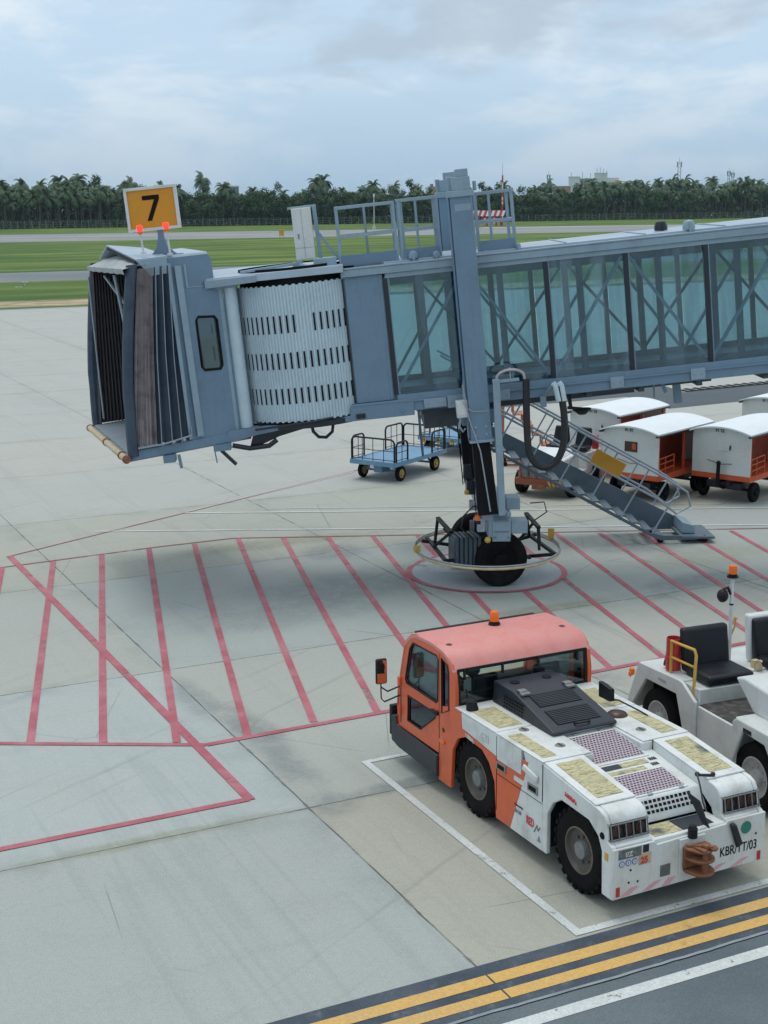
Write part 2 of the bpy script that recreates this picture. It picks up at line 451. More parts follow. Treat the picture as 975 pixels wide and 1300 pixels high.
# --------------------------------------------------------------- ground -----
# apron axes: p runs away from the terminal, q along it (both in metres)
PU, QU = V3((-.4370,.8996,0)), V3((.8996,.4370,0))
def pq(p, q, z=0.0): return PU*p + QU*q + V3((0,0,z))
def strip(mb, a, b, w, z, mi=0):
    a, b = V3(a), V3(b); a.z = b.z = 0; d = (b-a).normalized(); n = V3((-d.y,d.x,0))*(w/2)
    mb.poly([a-n+V3((0,0,z)), b-n+V3((0,0,z)), b+n+V3((0,0,z)), a+n+V3((0,0,z))], mi)

def concrete():
    mt, nt, out = newmat('apron_concrete'); N = NT(nt)
    pos = N.n('NewGeometry').outputs['Position']
    mp = N.mapping(pos, rot=(0,0,R(-25.91)))
    s = N.n('SeparateXYZ'); nt.links.new(mp, s.inputs[0]); q, p = s.outputs[0], s.outputs[1]
    wob = N.math('MULTIPLY', N.math('SUBTRACT', N.noise(pos, 1.2, 3, .5), .5), .035)
    P5 = 5.66
    qi = N.math('DIVIDE', N.math('SUBTRACT', N.math('ADD', q, wob), 6.01), P5); pi_ = N.math('DIVIDE', N.math('SUBTRACT', N.math('ADD', p, wob), 14.47), P5)
    def edge(v):
        f = N.math('FRACT', v); return N.math('MULTIPLY', N.math('MINIMUM', f, N.math('SUBTRACT', 1.0, f)), P5)
    eq, ep = edge(qi), edge(pi_)
    wn = N.n('TexWhiteNoise', noise_dimensions='2D')
    cell = N.n('CombineXYZ', i_0=N.math('FLOOR', qi), i_1=N.math('FLOOR', pi_)); nt.links.new(cell.outputs[0], wn.inputs['Vector'])
    big = N.noise(pos, .11, 5, .6); mid = N.noise(pos, .7, 8, .70, .1); fine = N.noise(pos, 14, 6, .75)
    grit = N.noise(pos, 60, 3, .7)
    base = N.mix(wn.outputs[0], (.385,.410,.388), (.405,.405,.360))
    base = N.mix(N.ramp(big, .35, .68), base, (.345,.380,.368))
    base = N.mix(N.math('MULTIPLY', N.ramp(mid, .50, .75), .38), base, (.265,.285,.27))
    # broom streaks along the pour
    st = N.noise(N.mapping(mp, scale=(3.5,.35,1)), 1.0, 5, .65)
    base = N.mix(N.math('MULTIPLY', N.ramp(st, .50, .72), .30), base, (.26,.29,.28))
    st4 = N.noise(N.mapping(mp, loc=(5,2,0), scale=(11,.16,1)), 1.0, 5, .7); base = N.mix(N.math('MULTIPLY', N.ramp(st4, .50, .74), .26), base, (.25,.275,.265))
    st5 = N.noise(N.mapping(mp, loc=(1,7,0), scale=(24,.5,1)), 1.0, 4, .7); base = N.mix(N.math('MULTIPLY', N.ramp(st5, .52, .72), .15), base, (.45,.48,.47))
    st2 = N.noise(N.mapping(mp, loc=(9,4,0), scale=(.25,2.2,1)), 1.0, 5, .7)
    base = N.mix(N.math('MULTIPLY', N.ramp(st2, .52, .74), .34), base, (.235,.25,.225))
    k = N.ramp(fine, .25, .75, .945, 1.045); k2 = N.ramp(grit, .3, .7, .86, 1.12); k = N.math('MULTIPLY', k, k2)
    st3 = N.noise(N.mapping(mp, loc=(3,1,0), scale=(1.6,.05,1)), 1.0, 3, .5); base = N.mix(N.math('MULTIPLY', N.ramp(st3, .585, .61), N.ramp(st3, .61, .66, .35, 0.0)), base, (.22,.24,.235))
    # grime gathered along joints
    e = N.math('MINIMUM', eq, ep); gr = N.math('MULTIPLY', N.ramp(e, 0.0, .55, 1.0, 0.0), N.ramp(N.noise(pos, .9, 5, .65), .42, .68))
    base = N.mix(N.math('MULTIPLY', gr, .55), base, (.15,.17,.165))
    ragged = N.ramp(N.noise(pos, 3.2, 9, .78, .6), .34, .56, .45, 1.0)
    # single slabs poured in another mix
    def inside(p0,p1,q0,q1):
        m1 = N.math('MULTIPLY', N.math('GREATER_THAN', p, p0), N.math('LESS_THAN', p, p1)); m2 = N.math('MULTIPLY', N.math('GREATER_THAN', q, q0), N.math('LESS_THAN', q, q1))
        return N.math('MULTIPLY', m1, m2)
    for p0,p1,q0,q1,sc_,s_ in SLABS: base = N.mix(N.math('MULTIPLY', inside(p0,p1,q0,q1), s_), base, sc_)
    # stains of the place and painted shade (x, y, half sizes, strength, colour)
    for (cx, cy, rx, ry, stn, colr) in STAINS_SHADE:
        d = N.n('VectorMath', operation='SUBTRACT'); nt.links.new(pos, d.inputs[0]); d.inputs[1].default_value = (cx,cy,0)
        m2 = N.mapping(N.mapping(d.outputs[0], rot=(0,0,R(-25.9))), scale=(1/rx,1/ry,0))
        ln = N.n('VectorMath', operation='LENGTH'); nt.links.new(m2, ln.inputs[0])
        f = N.math('ADD', ln.outputs['Value'], N.math('MULTIPLY', N.math('SUBTRACT', mid, .5), 1.6))
        base = N.mix(N.math('MULTIPLY', N.math('MULTIPLY', N.ramp(f, .25, 1.05, 1.0, 0.0), ragged), stn), base, colr)
    base = N.mix(1.0, base, N.n('CombineColor', i_0=k, i_1=k, i_2=k).outputs[0], 'MULTIPLY')
    sp = N.noise(pos, 5.5, 2, .5); base = N.mix(N.ramp(sp, .795, .81), base, (.08,.085,.08))
    seal = N.math('MULTIPLY', N.ramp(e, .012, .034, 1.0, 0.0), N.ramp(N.noise(pos, 1.3, 6, .7), .53, .60)); base = N.mix(N.math('MULTIPLY', seal, .55), base, (.12,.125,.12))
    vr = N.n('TexVoronoi', feature='DISTANCE_TO_EDGE'); vr.inputs['Scale'].default_value = .38; nt.links.new(N.n('VectorMath', operation='ADD', i_0=pos, i_1=N.n('TexNoise').outputs['Color']).outputs[0], vr.inputs['Vector'])
    ck = N.math('MULTIPLY', N.ramp(vr.outputs['Distance'], .0, .0045, 1.0, 0.0), N.ramp(N.noise(pos, .21, 3, .6), .50, .58)); base = N.mix(N.math('MULTIPLY', ck, .55), base, (.13,.135,.13))
    ty = N.noise(N.mapping(N.mapping(pos, rot=(0,0,R(34))), scale=(4.5,.10,1)), 1.0, 4, .6); base = N.mix(N.math('MULTIPLY', N.ramp(ty, .60, .72), .30), base, (.19,.205,.20))
    jm = N.ramp(e, .006, .014, 1.0, 0.0)
    base = N.mix(N.math('MULTIPLY', jm, N.ramp(N.noise(pos, 2.5, 3), .3, .6, .35, 1.0)), base, (.085,.09,.085))
    b = N.n('BsdfPrincipled'); nt.links.new(base, b.inputs['Base Color'])
    nt.links.new(N.ramp(mid, .3, .8, .72, .9), b.inputs['Roughness']); b.inputs['Specular IOR Level'].default_value = .35
    nt.links.new(N.bump(N.math('SUBTRACT', grit, jm), .25, .004), b.inputs['Normal'])
    nt.links.new(b.outputs[0], out.inputs[0]); return mt
SLABS = [(8,14.47,6.01,30,(.355,.355,.300),.75),(8,14.47,-30,6.01,(.315,.355,.350),.6),(14.47,20.13,-30,6.01,(.375,.44,.45),.45),(14.47,20.13,6.01,11.67,(.36,.385,.355),.7),(20.13,25.79,-5,6.01,(.365,.39,.355),.6),(20.13,25.79,6.01,30,(.335,.375,.362),.7),(25.79,31.45,-9,30,(.365,.375,.315),.5),(31.45,99,-200,200,(.405,.415,.392),.6)]
def st_at(px, py, rx, ry, s, c): g = gp(px, py); return (g.x, g.y, rx, ry, s, c)
OIL_SHADE, MOSS, PALE = (.12,.15,.165), (.21,.215,.13), (.40,.45,.46)
STAINS_SHADE = [st_at(440,745,3.2,1.5,.42,OIL_SHADE), st_at(350,785,2.2,.9,.28,OIL_SHADE), st_at(700,772,1.9,.35,.6,MOSS), st_at(350,690,3.2,.55,.5,MOSS),  # first two: oil-wet concrete under the bridge, its shade painted in as well
          st_at(890,738,1.7,.7,.6,OIL_SHADE), st_at(840,690,1.8,.8,.45,OIL_SHADE), st_at(900,705,2.4,1.0,.4,MOSS), st_at(330,935,.42,2.2,.55,OIL_SHADE),
          st_at(250,890,.35,1.6,.35,OIL_SHADE), st_at(190,1066,2.4,.17,.55,MOSS), st_at(520,995,1.2,.22,.6,OIL_SHADE), st_at(425,1020,.4,.5,.45,OIL_SHADE),
          st_at(420,700,.9,.8,.5,OIL_SHADE), st_at(830,1110,1.7,.8,.45,OIL_SHADE), st_at(545,905,1.6,.6,.35,PALE)]  # dark patch round the tractor hitch is the tractor's shadow, painted
mb = MB(); mb.poly([(-9000,-400,0),(9000,-400,0),(9000,14000,0),(-9000,14000,0)])
ground = struct(mb.build('ground', concrete(), smooth=0))

def asphalt(name, a, b, scale=1.0, crack=False):
    mt, nt, out = newmat(name); N = NT(nt); pos = N.n('NewGeometry').outputs['Position']
    c = N.mix(N.ramp(N.noise(pos, .5*scale, 5, .6), .3, .7), a, b)
    g = N.ramp(N.noise(pos, 90, 3, .8), .3, .7, .75, 1.25)
    c = N.mix(1.0, c, N.n('CombineColor', i_0=g, i_1=g, i_2=g).outputs[0], 'MULTIPLY')
    if crack:
        c = N.mix(N.math('MULTIPLY', N.ramp(N.noise(pos, 6, 5, .7), .55, .72), .4), c, (.20,.24,.28))
    b_ = N.n('BsdfPrincipled'); nt.links.new(c, b_.inputs['Base Color']); b_.inputs['Roughness'].default_value = .85; b_.inputs['Specular IOR Level'].default_value = .3
    nt.links.new(N.bump(N.noise(pos, 120, 3, .7), .3, .004), b_.inputs['Normal'])
    nt.links.new(b_.outputs[0], out.inputs[0]); return mt
A_ROAD = asphalt('road_asphalt', (.092,.118,.135), (.128,.155,.172))
A_BAND = asphalt('black_band_paint', (.045,.062,.085), (.075,.095,.12), 3, True)
A_TAXI = asphalt('taxiway_asphalt', (.145,.165,.18), (.20,.215,.225), .1)
A_RUN = asphalt('runway_asphalt', (.20,.215,.225), (.27,.28,.28), .06)
A_PATCH = asphalt('stand_asphalt', (.075,.095,.11), (.095,.115,.13), .6)
def worn(name, col, col2, wear=.62):
    """road paint worn through in places"""
    mt, nt, out = newmat(name); N = NT(nt); pos = N.n('NewGeometry').outputs['Position']
    c = N.mix(N.ramp(N.noise(pos, 1.4, 5, .6), .35, .7), col, col2)
    g = N.ramp(N.noise(pos, 40, 3, .7), .3, .7, .85, 1.1)
    c = N.mix(1.0, c, N.n('CombineColor', i_0=g, i_1=g, i_2=g).outputs[0], 'MULTIPLY')
    b = N.n('BsdfPrincipled'); nt.links.new(c, b.inputs['Base Color']); b.inputs['Roughness'].default_value = .7
    t = N.n('BsdfTransparent'); ms = N.n('MixShader')
    w1 = N.ramp(N.noise(pos, 7, 6, .75), wear, wear+.06); w2 = N.ramp(N.noise(pos, .8, 4, .6), .60, .68, 0, .65)
    nt.links.new(N.math('MAXIMUM', w1, w2), ms.inputs[0]); nt.links.new(b.outputs[0], ms.inputs[1]); nt.links.new(t.outputs[0], ms.inputs[2])
    nt.links.new(ms.outputs[0], out.inputs[0]); return mt
P_RED = worn('red_road_paint', (.36,.085,.115), (.44,.16,.19), .64)
P_RED2 = worn('thin_red_paint', (.30,.08,.11), (.36,.14,.16), .72)
P_WHITE = worn('white_road_paint', (.56,.60,.60), (.47,.51,.51), .60)
P_YEL = worn('yellow_road_paint', (.60,.37,.10), (.55,.36,.13), .78)
P_PALE = worn('pale_disc_paint', (.37,.42,.45), (.33,.38,.41), .85)

def sheet(name, pts, mt, z): mb = MB(); mb.poly([V3((p[0],p[1],z)) for p in pts]); return struct(mb.build(name, mt, smooth=0))
# service road at the foot of the terminal
sheet('service_road', [pq(9.74,-40),pq(9.74,60),pq(1.5,60),pq(1.5,-40)], A_ROAD, .004)
sheet('road_edge_band', [pq(10.47,-40),pq(10.47,60),pq(9.74,60),pq(9.74,-40)], A_BAND, .006)
mb = MB()
for a, b in ((10.29,10.13),(10.01,9.86)):
    for q0, q1 in ((-40,6.0),(6.02,60)): mb.poly([pq(a,q0,.010),pq(b,q0,.010),pq(b,q1,.010),pq(a,q1,.010)])
struct(mb.build('yellow_line', P_YEL, smooth=0))
mb = MB(); mb.poly([pq(9.54,-40,.008),pq(9.39,-40,.008),pq(9.39,60,.008),pq(9.54,60,.008)])
# parking bay of the tractor
for (p0,q0,p1,q1,w) in ((15.46,7.2,10.52,7.2,.10),(15.42,7.2,15.42,12.5,.09),(10.57,7.15,10.57,30,.10)):
    strip(mb, pq(p0,q0), pq(p1,q1), w, .008+.001*(q0==q1))
# taxi guide lines beyond the stand
for a, b, w in (((235,651.5),(1500,640),.09),((120,675),(1500,661),.09),((238,650),(450,599),.07),((340,646),(975,639),.05)):
    strip(mb, gp(*a), gp(*b), w, .0075+w*.02)
struct(mb.build('white_line', P_WHITE, smooth=0))
# lighter crack with a dark lip between band and road
def crackline():
    mb = MB(); rnd = random.Random(3); q = -6.0; off = 0
    top = []
    while q < 14: off = max(-.03, min(.03, off+rnd.uniform(-.012,.012))); top.append((q, off)); q += rnd.uniform(.08,.3)
    for (qa,oa),(qb,ob) in zip(top, top[1:]):
        mb.poly([pq(9.735+oa,qa,.009),pq(9.735+ob,qb,.009),pq(9.70+ob,qb,.009),pq(9.70+oa,qa,.009)], 0)
        mb.poly([pq(9.70+oa,qa,.009),pq(9.70+ob,qb,.009),pq(9.685+ob*1.2,qb,.009),pq(9.685+oa*1.2,qa,.009)], 1)
    return struct(mb.build('pavement_crack', [M_CRACK, M['ink']], smooth=0))
M_CRACK = paint('crack_sealant', (.24,.28,.31), .8, amount=.4, scale=4)
crackline()
# red hatching
mb = MB()
ST = [((3,720),(-20,835)),((67.7,713),(38.6,943)),((129.2,704),(130.9,943)),((189.1,696.9),(224.6,943)),((246.8,690.8),(314.9,935.6)),((302.6,684),(398.5,917)),((360,683),(479.2,904)),
      ((416.4,682.5),(540,855)),((473.4,681),(588,820)),((530.3,680.4),(664,822)),((587,679),(775,848.5)),((644,678.5),(845,837)),((704.6,677),(886.8,811.3)),((761,677),(952,804)),
      ((813,676),(1010,805)),((870,675),(1060,786)),((927.8,674),(1110,776)),((984,673),(1160,770))]
for a, b in ST: strip(mb, gp(*a), gp(*b), .108, .008)
def pline(mb, pts, w, z): 
    for i, (a, b) in enumerate(zip(pts, pts[1:])): strip(mb, gp(*a), gp(*b), w, z+.0006*i)
pline(mb, [(-200,943),(262,946)], .10, .009); pline(mb, [(262,946.1),(500,902),(740,856),(975,811),(1300,752)], .11, .0096)
pline(mb, [(12,706),(318,1016)], .125, .0105); pline(mb, [(316,1015),(-100,1099)], .11, .0095)
struct(mb.build('red_hatching', P_RED, smooth=0))
mb = MB(); pline(mb, [(-150,740),(0,721),(98,708),(197,695),(297,683.5),(385,682),(1400,663)], .05, .0095); pline(mb, [(14,706),(620,556)], .045, .0095)
struct(mb.build('red_boundary_line', P_RED2, smooth=0))
# painted disc under the bridge wheels
def ring(mb, c, r0, r1, z, n=64, mi=0):
    for i in range(n):
        a, b = 2*math.pi*i/n, 2*math.pi*(i+1)/n
        mb.poly([(c[0]+r0*math.cos(a),c[1]+r0*math.sin(a),z),(c[0]+r1*math.cos(a),c[1]+r1*math.sin(a),z),(c[0]+r1*math.cos(b),c[1]+r1*math.sin(b),z),(c[0]+r0*math.cos(b),c[1]+r0*math.sin(b),z)], mi)
DISC = (1.97,26.5)
mb = MB(); mb.poly([(DISC[0]+1.45*math.cos(t*math.pi/32),DISC[1]+1.45*math.sin(t*math.pi/32),.0125) for t in range(64)]); struct(mb.build('painted_disc', P_PALE, smooth=0))
mb = MB(); ring(mb, DISC, 1.44, 1.55, .015); struct(mb.build('red_ring_marking', P_RED, smooth=0))
# asphalt stand strip and grated drain beyond the bridge
sheet('stand_asphalt', [gp(835,487),gp(868,498),gp(1500,438),gp(1500,452),gp(975,506),gp(850,519),gp(795,504),gp(560,524),gp(560,510)], A_PATCH, .004)
mb = MB(); a, b = gp(868,497), gp(1400,447); n = 60
for i in range(n):
    t0, t1 = i/n, (i+.55)/n; d = (b-a); nrm = V3((-d.y,d.x,0)).normalized()*.55
    mb.poly([a+d*t0+V3((0,0,.02)), a+d*t1+V3((0,0,.02)), a+d*t1+nrm+V3((0,0,.02)), a+d*t0+nrm+V3((0,0,.02))])
mb.poly([a+V3((0,0,.012))-nrm*.35, b+V3((0,0,.012))-nrm*.35, b+V3((0,0,.012))+nrm*.1, a+V3((0,0,.012))+nrm*.1])
struct(mb.build('drain_grating', M['ink'], smooth=0))

def grass_mat():
    mt, nt, out = newmat('airfield_grass'); N = NT(nt); pos = N.n('NewGeometry').outputs['Position']
    mp = N.mapping(N.mapping(pos, rot=(0,0,R(-25.9))), scale=(.35,1.6,1))
    a = N.noise(mp, .10, 6, .65, .3); b = N.noise(pos, 1.1, 5, .7); c_ = N.noise(mp, .035, 4, .6)
    c = N.mix(N.ramp(a, .38, .62), (.045,.105,.022), (.150,.205,.045))
    c = N.mix(N.math('MULTIPLY', N.ramp(c_, .45, .65), .55), c, (.075,.125,.03))
    c = N.mix(N.math('MULTIPLY', N.ramp(b, .5, .75), .45), c, (.03,.06,.018))
    c = N.mix(N.math('MULTIPLY', N.ramp(N.noise(N.mapping(mp, loc=(40,9,0)), .22, 5, .7), .66, .72), .7), c, (.30,.29,.16))
    # bare sandy strip beside the apron edge
    s = N.n('SeparateXYZ'); nt.links.new(N.mapping(pos, rot=(0,0,R(-25.91))), s.inputs[0])
    edge = N.math('MULTIPLY', N.ramp(s.outputs[1], 99.8, 101.5), N.ramp(s.outputs[1], 104.5, 108.5, 1.0, 0.0))
    c = N.mix(N.math('MULTIPLY', edge, N.ramp(N.noise(mp, .9, 5, .7), .38, .54)), c, (.46,.36,.26))
    p = N.n('BsdfPrincipled'); nt.links.new(c, p.inputs['Base Color']); p.inputs['Roughness'].default_value = .9; p.inputs['Specular IOR Level'].default_value = .15
    nt.links.new(N.bump(b, .6, .15), p.inputs['Normal']); nt.links.new(p.outputs[0], out.inputs[0]); return mt
GRASS = grass_mat()
sheet('grass', [pq(99.4,-900),pq(99.4,1200),pq(133.8,1200),pq(133.8,-900)], GRASS, .03)
sheet('taxiway', [pq(133.8,-900),pq(133.8,1200),pq(152.5,1200),pq(152.5,-900)], A_TAXI, .02)
def ext(a, b, k=6.0):
    a, b = gp(*a), gp(*b); d = b-a; return a-d*k, b+d*k
nl, nr = ext((0,308),(830,293.5)); fl, fr = ext((0,298.3),(934,284.6)); tl, tr = ext((0,291.5),(975,276))
sheet('infield_grass', [pq(152.5,-900),pq(152.5,1200),nr,nl], GRASS, .03)
sheet('runway', [nl,nr,fr,fl], A_RUN, .02)
sheet('far_grass', [fl,fr,tr+V3((0,1500,0)),tl+V3((0,1500,0))], GRASS, .03)
mb = MB()
for ya, yb, w in ((302.2,289.3,1.6),):
    a, b = ext((0,ya),(900,yb)); strip(mb, a, b, w, .05)
a, b = gp(545,289.5), gp(980,284.8); strip(mb, gp(610,289.2), gp(1200,281.5), 5.5, .05)
struct(mb.build('runway_edge_marking', P_WHITE, smooth=0))
# kerb-side concrete edge of the apron
mb = MB(); strip(mb, pq(98.9,-400), pq(98.9,400), .9, .006); struct(mb.build('apron_edge', asphalt('apron_edge_paint', (.22,.25,.27), (.26,.29,.30), .3), smooth=0))
# ------------------------------------------------------------ jet bridge ----
# local frame: u along the tunnel (rising towards the terminal), v away, w up
_a, _s = R(-1.5), R(5.4)
BV = V3((math.sin(_a), math.cos(_a), 0)); _uh = V3((math.cos(_a), -math.sin(_a), 0))
BU = _uh*math.cos(_s) + V3((0,0,1))*math.sin(_s); BW = -_uh*math.sin(_s) + V3((0,0,1))*math.cos(_s)
BM = Matrix.Identity(4)
for i in range(3): BM[i][0]=BU[i]; BM[i][1]=BV[i]; BM[i][2]=BW[i]; BM[i][3]=(1.95,26.3,0)[i]
BI = BM.inverted()
jb = empty('jet_bridge', BM, 'blue grey boarding bridge with glazed tunnel, ribbed shutter and yellow gate sign 7', 'boarding bridge')
B_ = M['bridge']; BL = M['bridge_light']
UEND = 15.5
# --- tunnel
mb = MB(); mb.box(-2.1,UEND,-1.09,1.09,3.64,3.765); mb.build('tunnel_floor', M['bridge'], jb, bevel=.01)
mb = MB()
for sgn in (-1,1):
    v0, v1 = (-1.19,-1.06) if sgn<0 else (1.06,1.19)
    mb.box(-1.38,UEND,v0,v1,3.67,3.78); mb.box(-1.1,UEND,v0+.02,v1-.02,3.475,3.665)
    mb.box(-1.38,UEND,v0-.02,v1+.02,3.64,3.672,0)
split_build(mb, 'bottom_beam', B_, jb, bevel=.006)
mb = MB()
for u0,u1,w0,w1 in ((-.92,-.52,3.50,3.66),(-.5,-.22,3.46,3.68),(.35,.62,3.50,3.68),(2.42,2.66,3.50,3.70),(3.86,4.12,3.50,3.70),(5.6,5.85,3.50,3.70)):
    mb.box(u0,u1,-1.225,-1.19,w0,w1)
    for uu in (u0+.06,u1-.06): mb.cyl((uu,-1.225,(w0+w1)/2),(uu,-1.24,(w0+w1)/2),.018,n=8)
split_build(mb, 'side_bracket', BL, jb, bevel=.006)
mb = MB()
mb.box(-.95,2.95,-.62,.62,3.30,3.472); mb.box(-.95,4.3,-.9,-.78,3.40,3.474); mb.box(-.95,4.3,.78,.9,3.40,3.474)
mb.box(-.93,-.32,-.72,.72,3.05,3.46)
for uu in (.9,2.0,2.95,4.0,5.2,6.6): mb.box(uu,uu+.10,-1.04,1.04,3.36,3.473)
split_build(mb, 'underframe', paint('underframe_paint', (.055,.075,.09), .6, amount=.4, dirt=(.03,.035,.04)), jb, bevel=.005)
mb = MB(); mb.bar((1.7,-.95,3.46),(1.72,-.95,3.18),.06); mb.bar((1.66,-.95,3.2),(1.98,-.95,3.14),.05); mb.lathe([(.001,0),(.07,.01),(.16,.09),(.17,.11),(.001,.12)],(1.92,-.95,3.04),(0,0,1),14); mb.build('underside_lamp', M['black'], jb)
mb = MB(); mb.bar((3.72,-.6,3.46),(3.74,-.6,3.02),.13); mb.bar((3.25,-.9,3.46),(3.25,-.9,3.2),.03); mb.bar((3.40,-.9,3.46),(3.46,-.9,3.28),.06); split_build(mb, 'hanger', B_, jb, bevel=.005)
# roof and its long edge beams
mb = MB()
mb.hexa([(-1.38,-1.06,5.90),(UEND,-1.06,5.90),(UEND,1.06,5.90),(-1.38,1.06,5.90)], [(-1.38,-1.02,6.12),(UEND,-1.02,6.12),(UEND,1.02,6.12),(-1.38,1.02,6.12)])
k = -1.0
while k < UEND: mb.box(k,k+.03,-1.01,1.01,6.121,6.14); k += 1.41
mb.build('tunnel_roof', M['roof'], jb, bevel=.006)
mb = MB()
for sgn in (-1,1):
    def vv(a,b): return (-b,-a) if sgn<0 else (a,b)
    a,b = vv(1.065,1.20); mb.box(-2.15,UEND,a,b,5.93,6.055)
    a,b = vv(1.062,1.215); mb.box(-2.15,UEND,a,b,6.057,6.085)
    a,b = vv(1.065,1.155); mb.box(-1.38,UEND,a,b,5.845,5.928)
mb.build('roof_beam', BL, jb, bevel=.006)
# mullions
mull = [-1.39+1.4115*i for i in range(12)]
for i, u in enumerate(mull):
    mb = MB(); mb.box(u-.042,u+.042,-1.15,-1.075,3.78,5.845); mb.box(u+.043,u+.062,-1.148,-1.08,3.78,5.845,1)
    mb.build('mullion', [M['dark'], B_], jb)
for i, u in enumerate(mull):
    mb = MB(); mb.box(u-.045,u+.045,1.075,1.15,3.78,5.845); mb.build('mullion', M['dark'], jb)
for i in range(11):
    for v in (-1.115, 1.115):
        mb = MB(); u0, u1 = mull[i]+.063, mull[i+1]-.043
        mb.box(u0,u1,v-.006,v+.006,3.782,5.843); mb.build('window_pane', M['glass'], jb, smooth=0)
# truss inside the glass: outer tunnel, then the inner telescoping tunnel
steelT = paint('truss_paint', (.24,.36,.46), .5, amount=.2)
mb = MB()
for i in range(11):
    u0, u1 = mull[i]+.06, mull[i+1]-.05
    a, b = ((u0,3.85),(u1,5.80)) if i%2==0 else ((u0,5.80),(u1,3.85))
    mb.bar((a[0],-1.03,a[1]),(b[0],-1.03,b[1]),.05,.075,up=(0,1,0)); 
    mb.bar((a[0],1.03,a[1]),(b[0],1.03,b[1]),.05,.075,up=(0,1,0))
mb.build('truss_brace', steelT, jb)
steelI = paint('inner_frame_paint', (.02,.06,.11), .5, amount=.2)
mb = MB()
for i in range(11):
    for v in (-.86,.86):
        u = mull[i]+.62; mb.box(u-.055,u+.055,v-.04,v+.04,3.77,5.78)
        u1 = u+1.41
        a, b = ((u,5.7),(u1,3.9)) if i%2==0 else ((u,3.9),(u1,5.7))
        if v > 0: mb.bar((a[0],v,a[1]),(b[0],v,b[1]),.05,.06,up=(0,1,0))
for v in (-.86,.86): mb.box(-1.3,UEND,v-.035,v+.035,3.77,3.87); mb.box(-1.3,UEND,v-.03,v+.03,5.70,5.84)
mb.build('inner_tunnel_frame', steelI, jb)
mb = MB(); mb.box(-1.35,UEND,-.84,.84,5.78,5.90); mb.build('tunnel_ceiling', M['bridge'], jb)
# solid end bay of the tunnel
mb = MB()
mb.box(-2.10,-1.432,-1.13,-1.05,3.70,5.925); mb.box(-2.10,-1.432,1.05,1.13,3.70,5.925)
mb.box(-1.50,-1.45,-1.137,-1.12,3.72,5.92)
mb.prism([(-4.45,3.24),(-3.95,3.335),(-3.3,3.40),(-1.10,3.40),(-1.10,3.69),(-2.2,3.69),(-2.25,3.50),(-4.45,3.46)],'y',-1.20,-1.05)
mb.prism([(-4.45,3.24),(-3.95,3.335),(-3.3,3.40),(-1.10,3.40),(-1.10,3.69),(-2.2,3.69),(-2.25,3.50),(-4.45,3.46)],'y',1.05,1.2)
mb.box(-2.2,-1.1,-1.213,-1.20,3.655,3.70)
mb.cyl((-1.32,-1.2,3.50),(-1.32,-1.23,3.50),.03,n=10); mb.cyl((-3.6,-1.2,3.44),(-3.6,-1.23,3.44),.02,n=10)
split_build(mb, 'end_bay', B_, jb, bevel=.008)
mb = MB(); mb.box(-2.2,-2.12,-1.05,1.05,3.7,5.9); mb.build('end_frame', M['dark'], jb)
# --- rotunda: ribbed shutter
cu_, cv_, cr_ = -2.95, -.18, 1.17
mb = MB(); rows = [3.53,3.88,4.10,4.49,4.73,5.12,5.38,5.93]
nrib = 44; a0, a1 = R(-78), R(49)
prof = []
for i in range(nrib):
    for fr, rr in ((0,0),(.16,.020),(.62,.020),(.80,0)):
        t = a0+(a1-a0)*(i+fr)/nrib; prof.append((cu_+(cr_+rr)*math.sin(t), cv_-(cr_+rr)*math.cos(t)))
bot = [3.51+.02*((i//4)%2) for i in range(len(prof))]
vs = [(p[0],p[1],b) for p,b in zip(prof,bot)]+[(p[0],p[1],5.93-.02*((i//4)%2)) for i,p in enumerate(prof)]
n = len(prof); mb.add(vs, [(i,i+1,i+1+n,i+n) for i in range(n-1)])
for j, (w0, w1) in enumerate(((3.84,4.12),(4.46,4.75),(5.09,5.40))):
    for i in range(1, nrib, 2):
        if j == 2 and i in (27,29): continue
        t0 = a0+(a1-a0)*(i+.10)/nrib; t1 = a0+(a1-a0)*(i+.68)/nrib; rr = cr_+.0225
        mb.add([(cu_+rr*math.sin(t),cv_-rr*math.cos(t),w) for t in (t0,t1) for w in (w0,w1)], [(0,2,3,1)], 1)
mb.build('rolling_shutter', [M['shutter'], M['ink']], jb, smooth=25)
mb = MB(); mb.lathe([(cr_-.12,0),(cr_-.12,2.75)],(cu_,cv_,3.46),(0,0,1),40); mb.build('rotunda_drum', M['ink'], jb)
mb = MB(); mb.cyl((-4.12,-.98,3.47),(-4.12,-.98,5.96),.115,n=20)
mb.build('shutter_roller', M['shutter'], jb)
mb = MB(); mb.box(-4.33,-4.25,-1.10,-1.02,3.40,6.0); mb.box(-4.03,-4.0,-1.02,-.8,3.45,5.98); mb.box(-4.36,-3.98,-1.14,-.86,5.965,6.0); mb.box(-4.36,-3.9,-1.12,-.8,3.40,3.455); split_build(mb, 'roller_guide', BL, jb, bevel=.004)
mb = MB()
rp = [(-4.50,-1.24),(-2.10,-1.30),(-2.08,1.2),(-4.9,1.9)]
mb.hexa([(a,b,6.03) for a,b in rp],[(a*.998,b*.98,6.19-.03*(b<0)) for a,b in rp])
mb.hexa([(-4.52,-1.27,5.99),(-3.62,-1.31,6.02),(-3.62,-1.26,6.02),(-4.52,-1.2,5.99)],[(-4.52,-1.27,6.13),(-3.62,-1.31,6.14),(-3.62,-1.2,6.145),(-4.52,-1.1,6.14)],1)
mb.bar((-3.9,-1.0,6.2),(-2.95,-.8,6.24),.05,.05,1); mb.box(-2.98,-2.8,-.85,-.72,6.19,6.27,1)
mb.build('rotunda_roof', [M['roof'], BL], jb, bevel=.008)
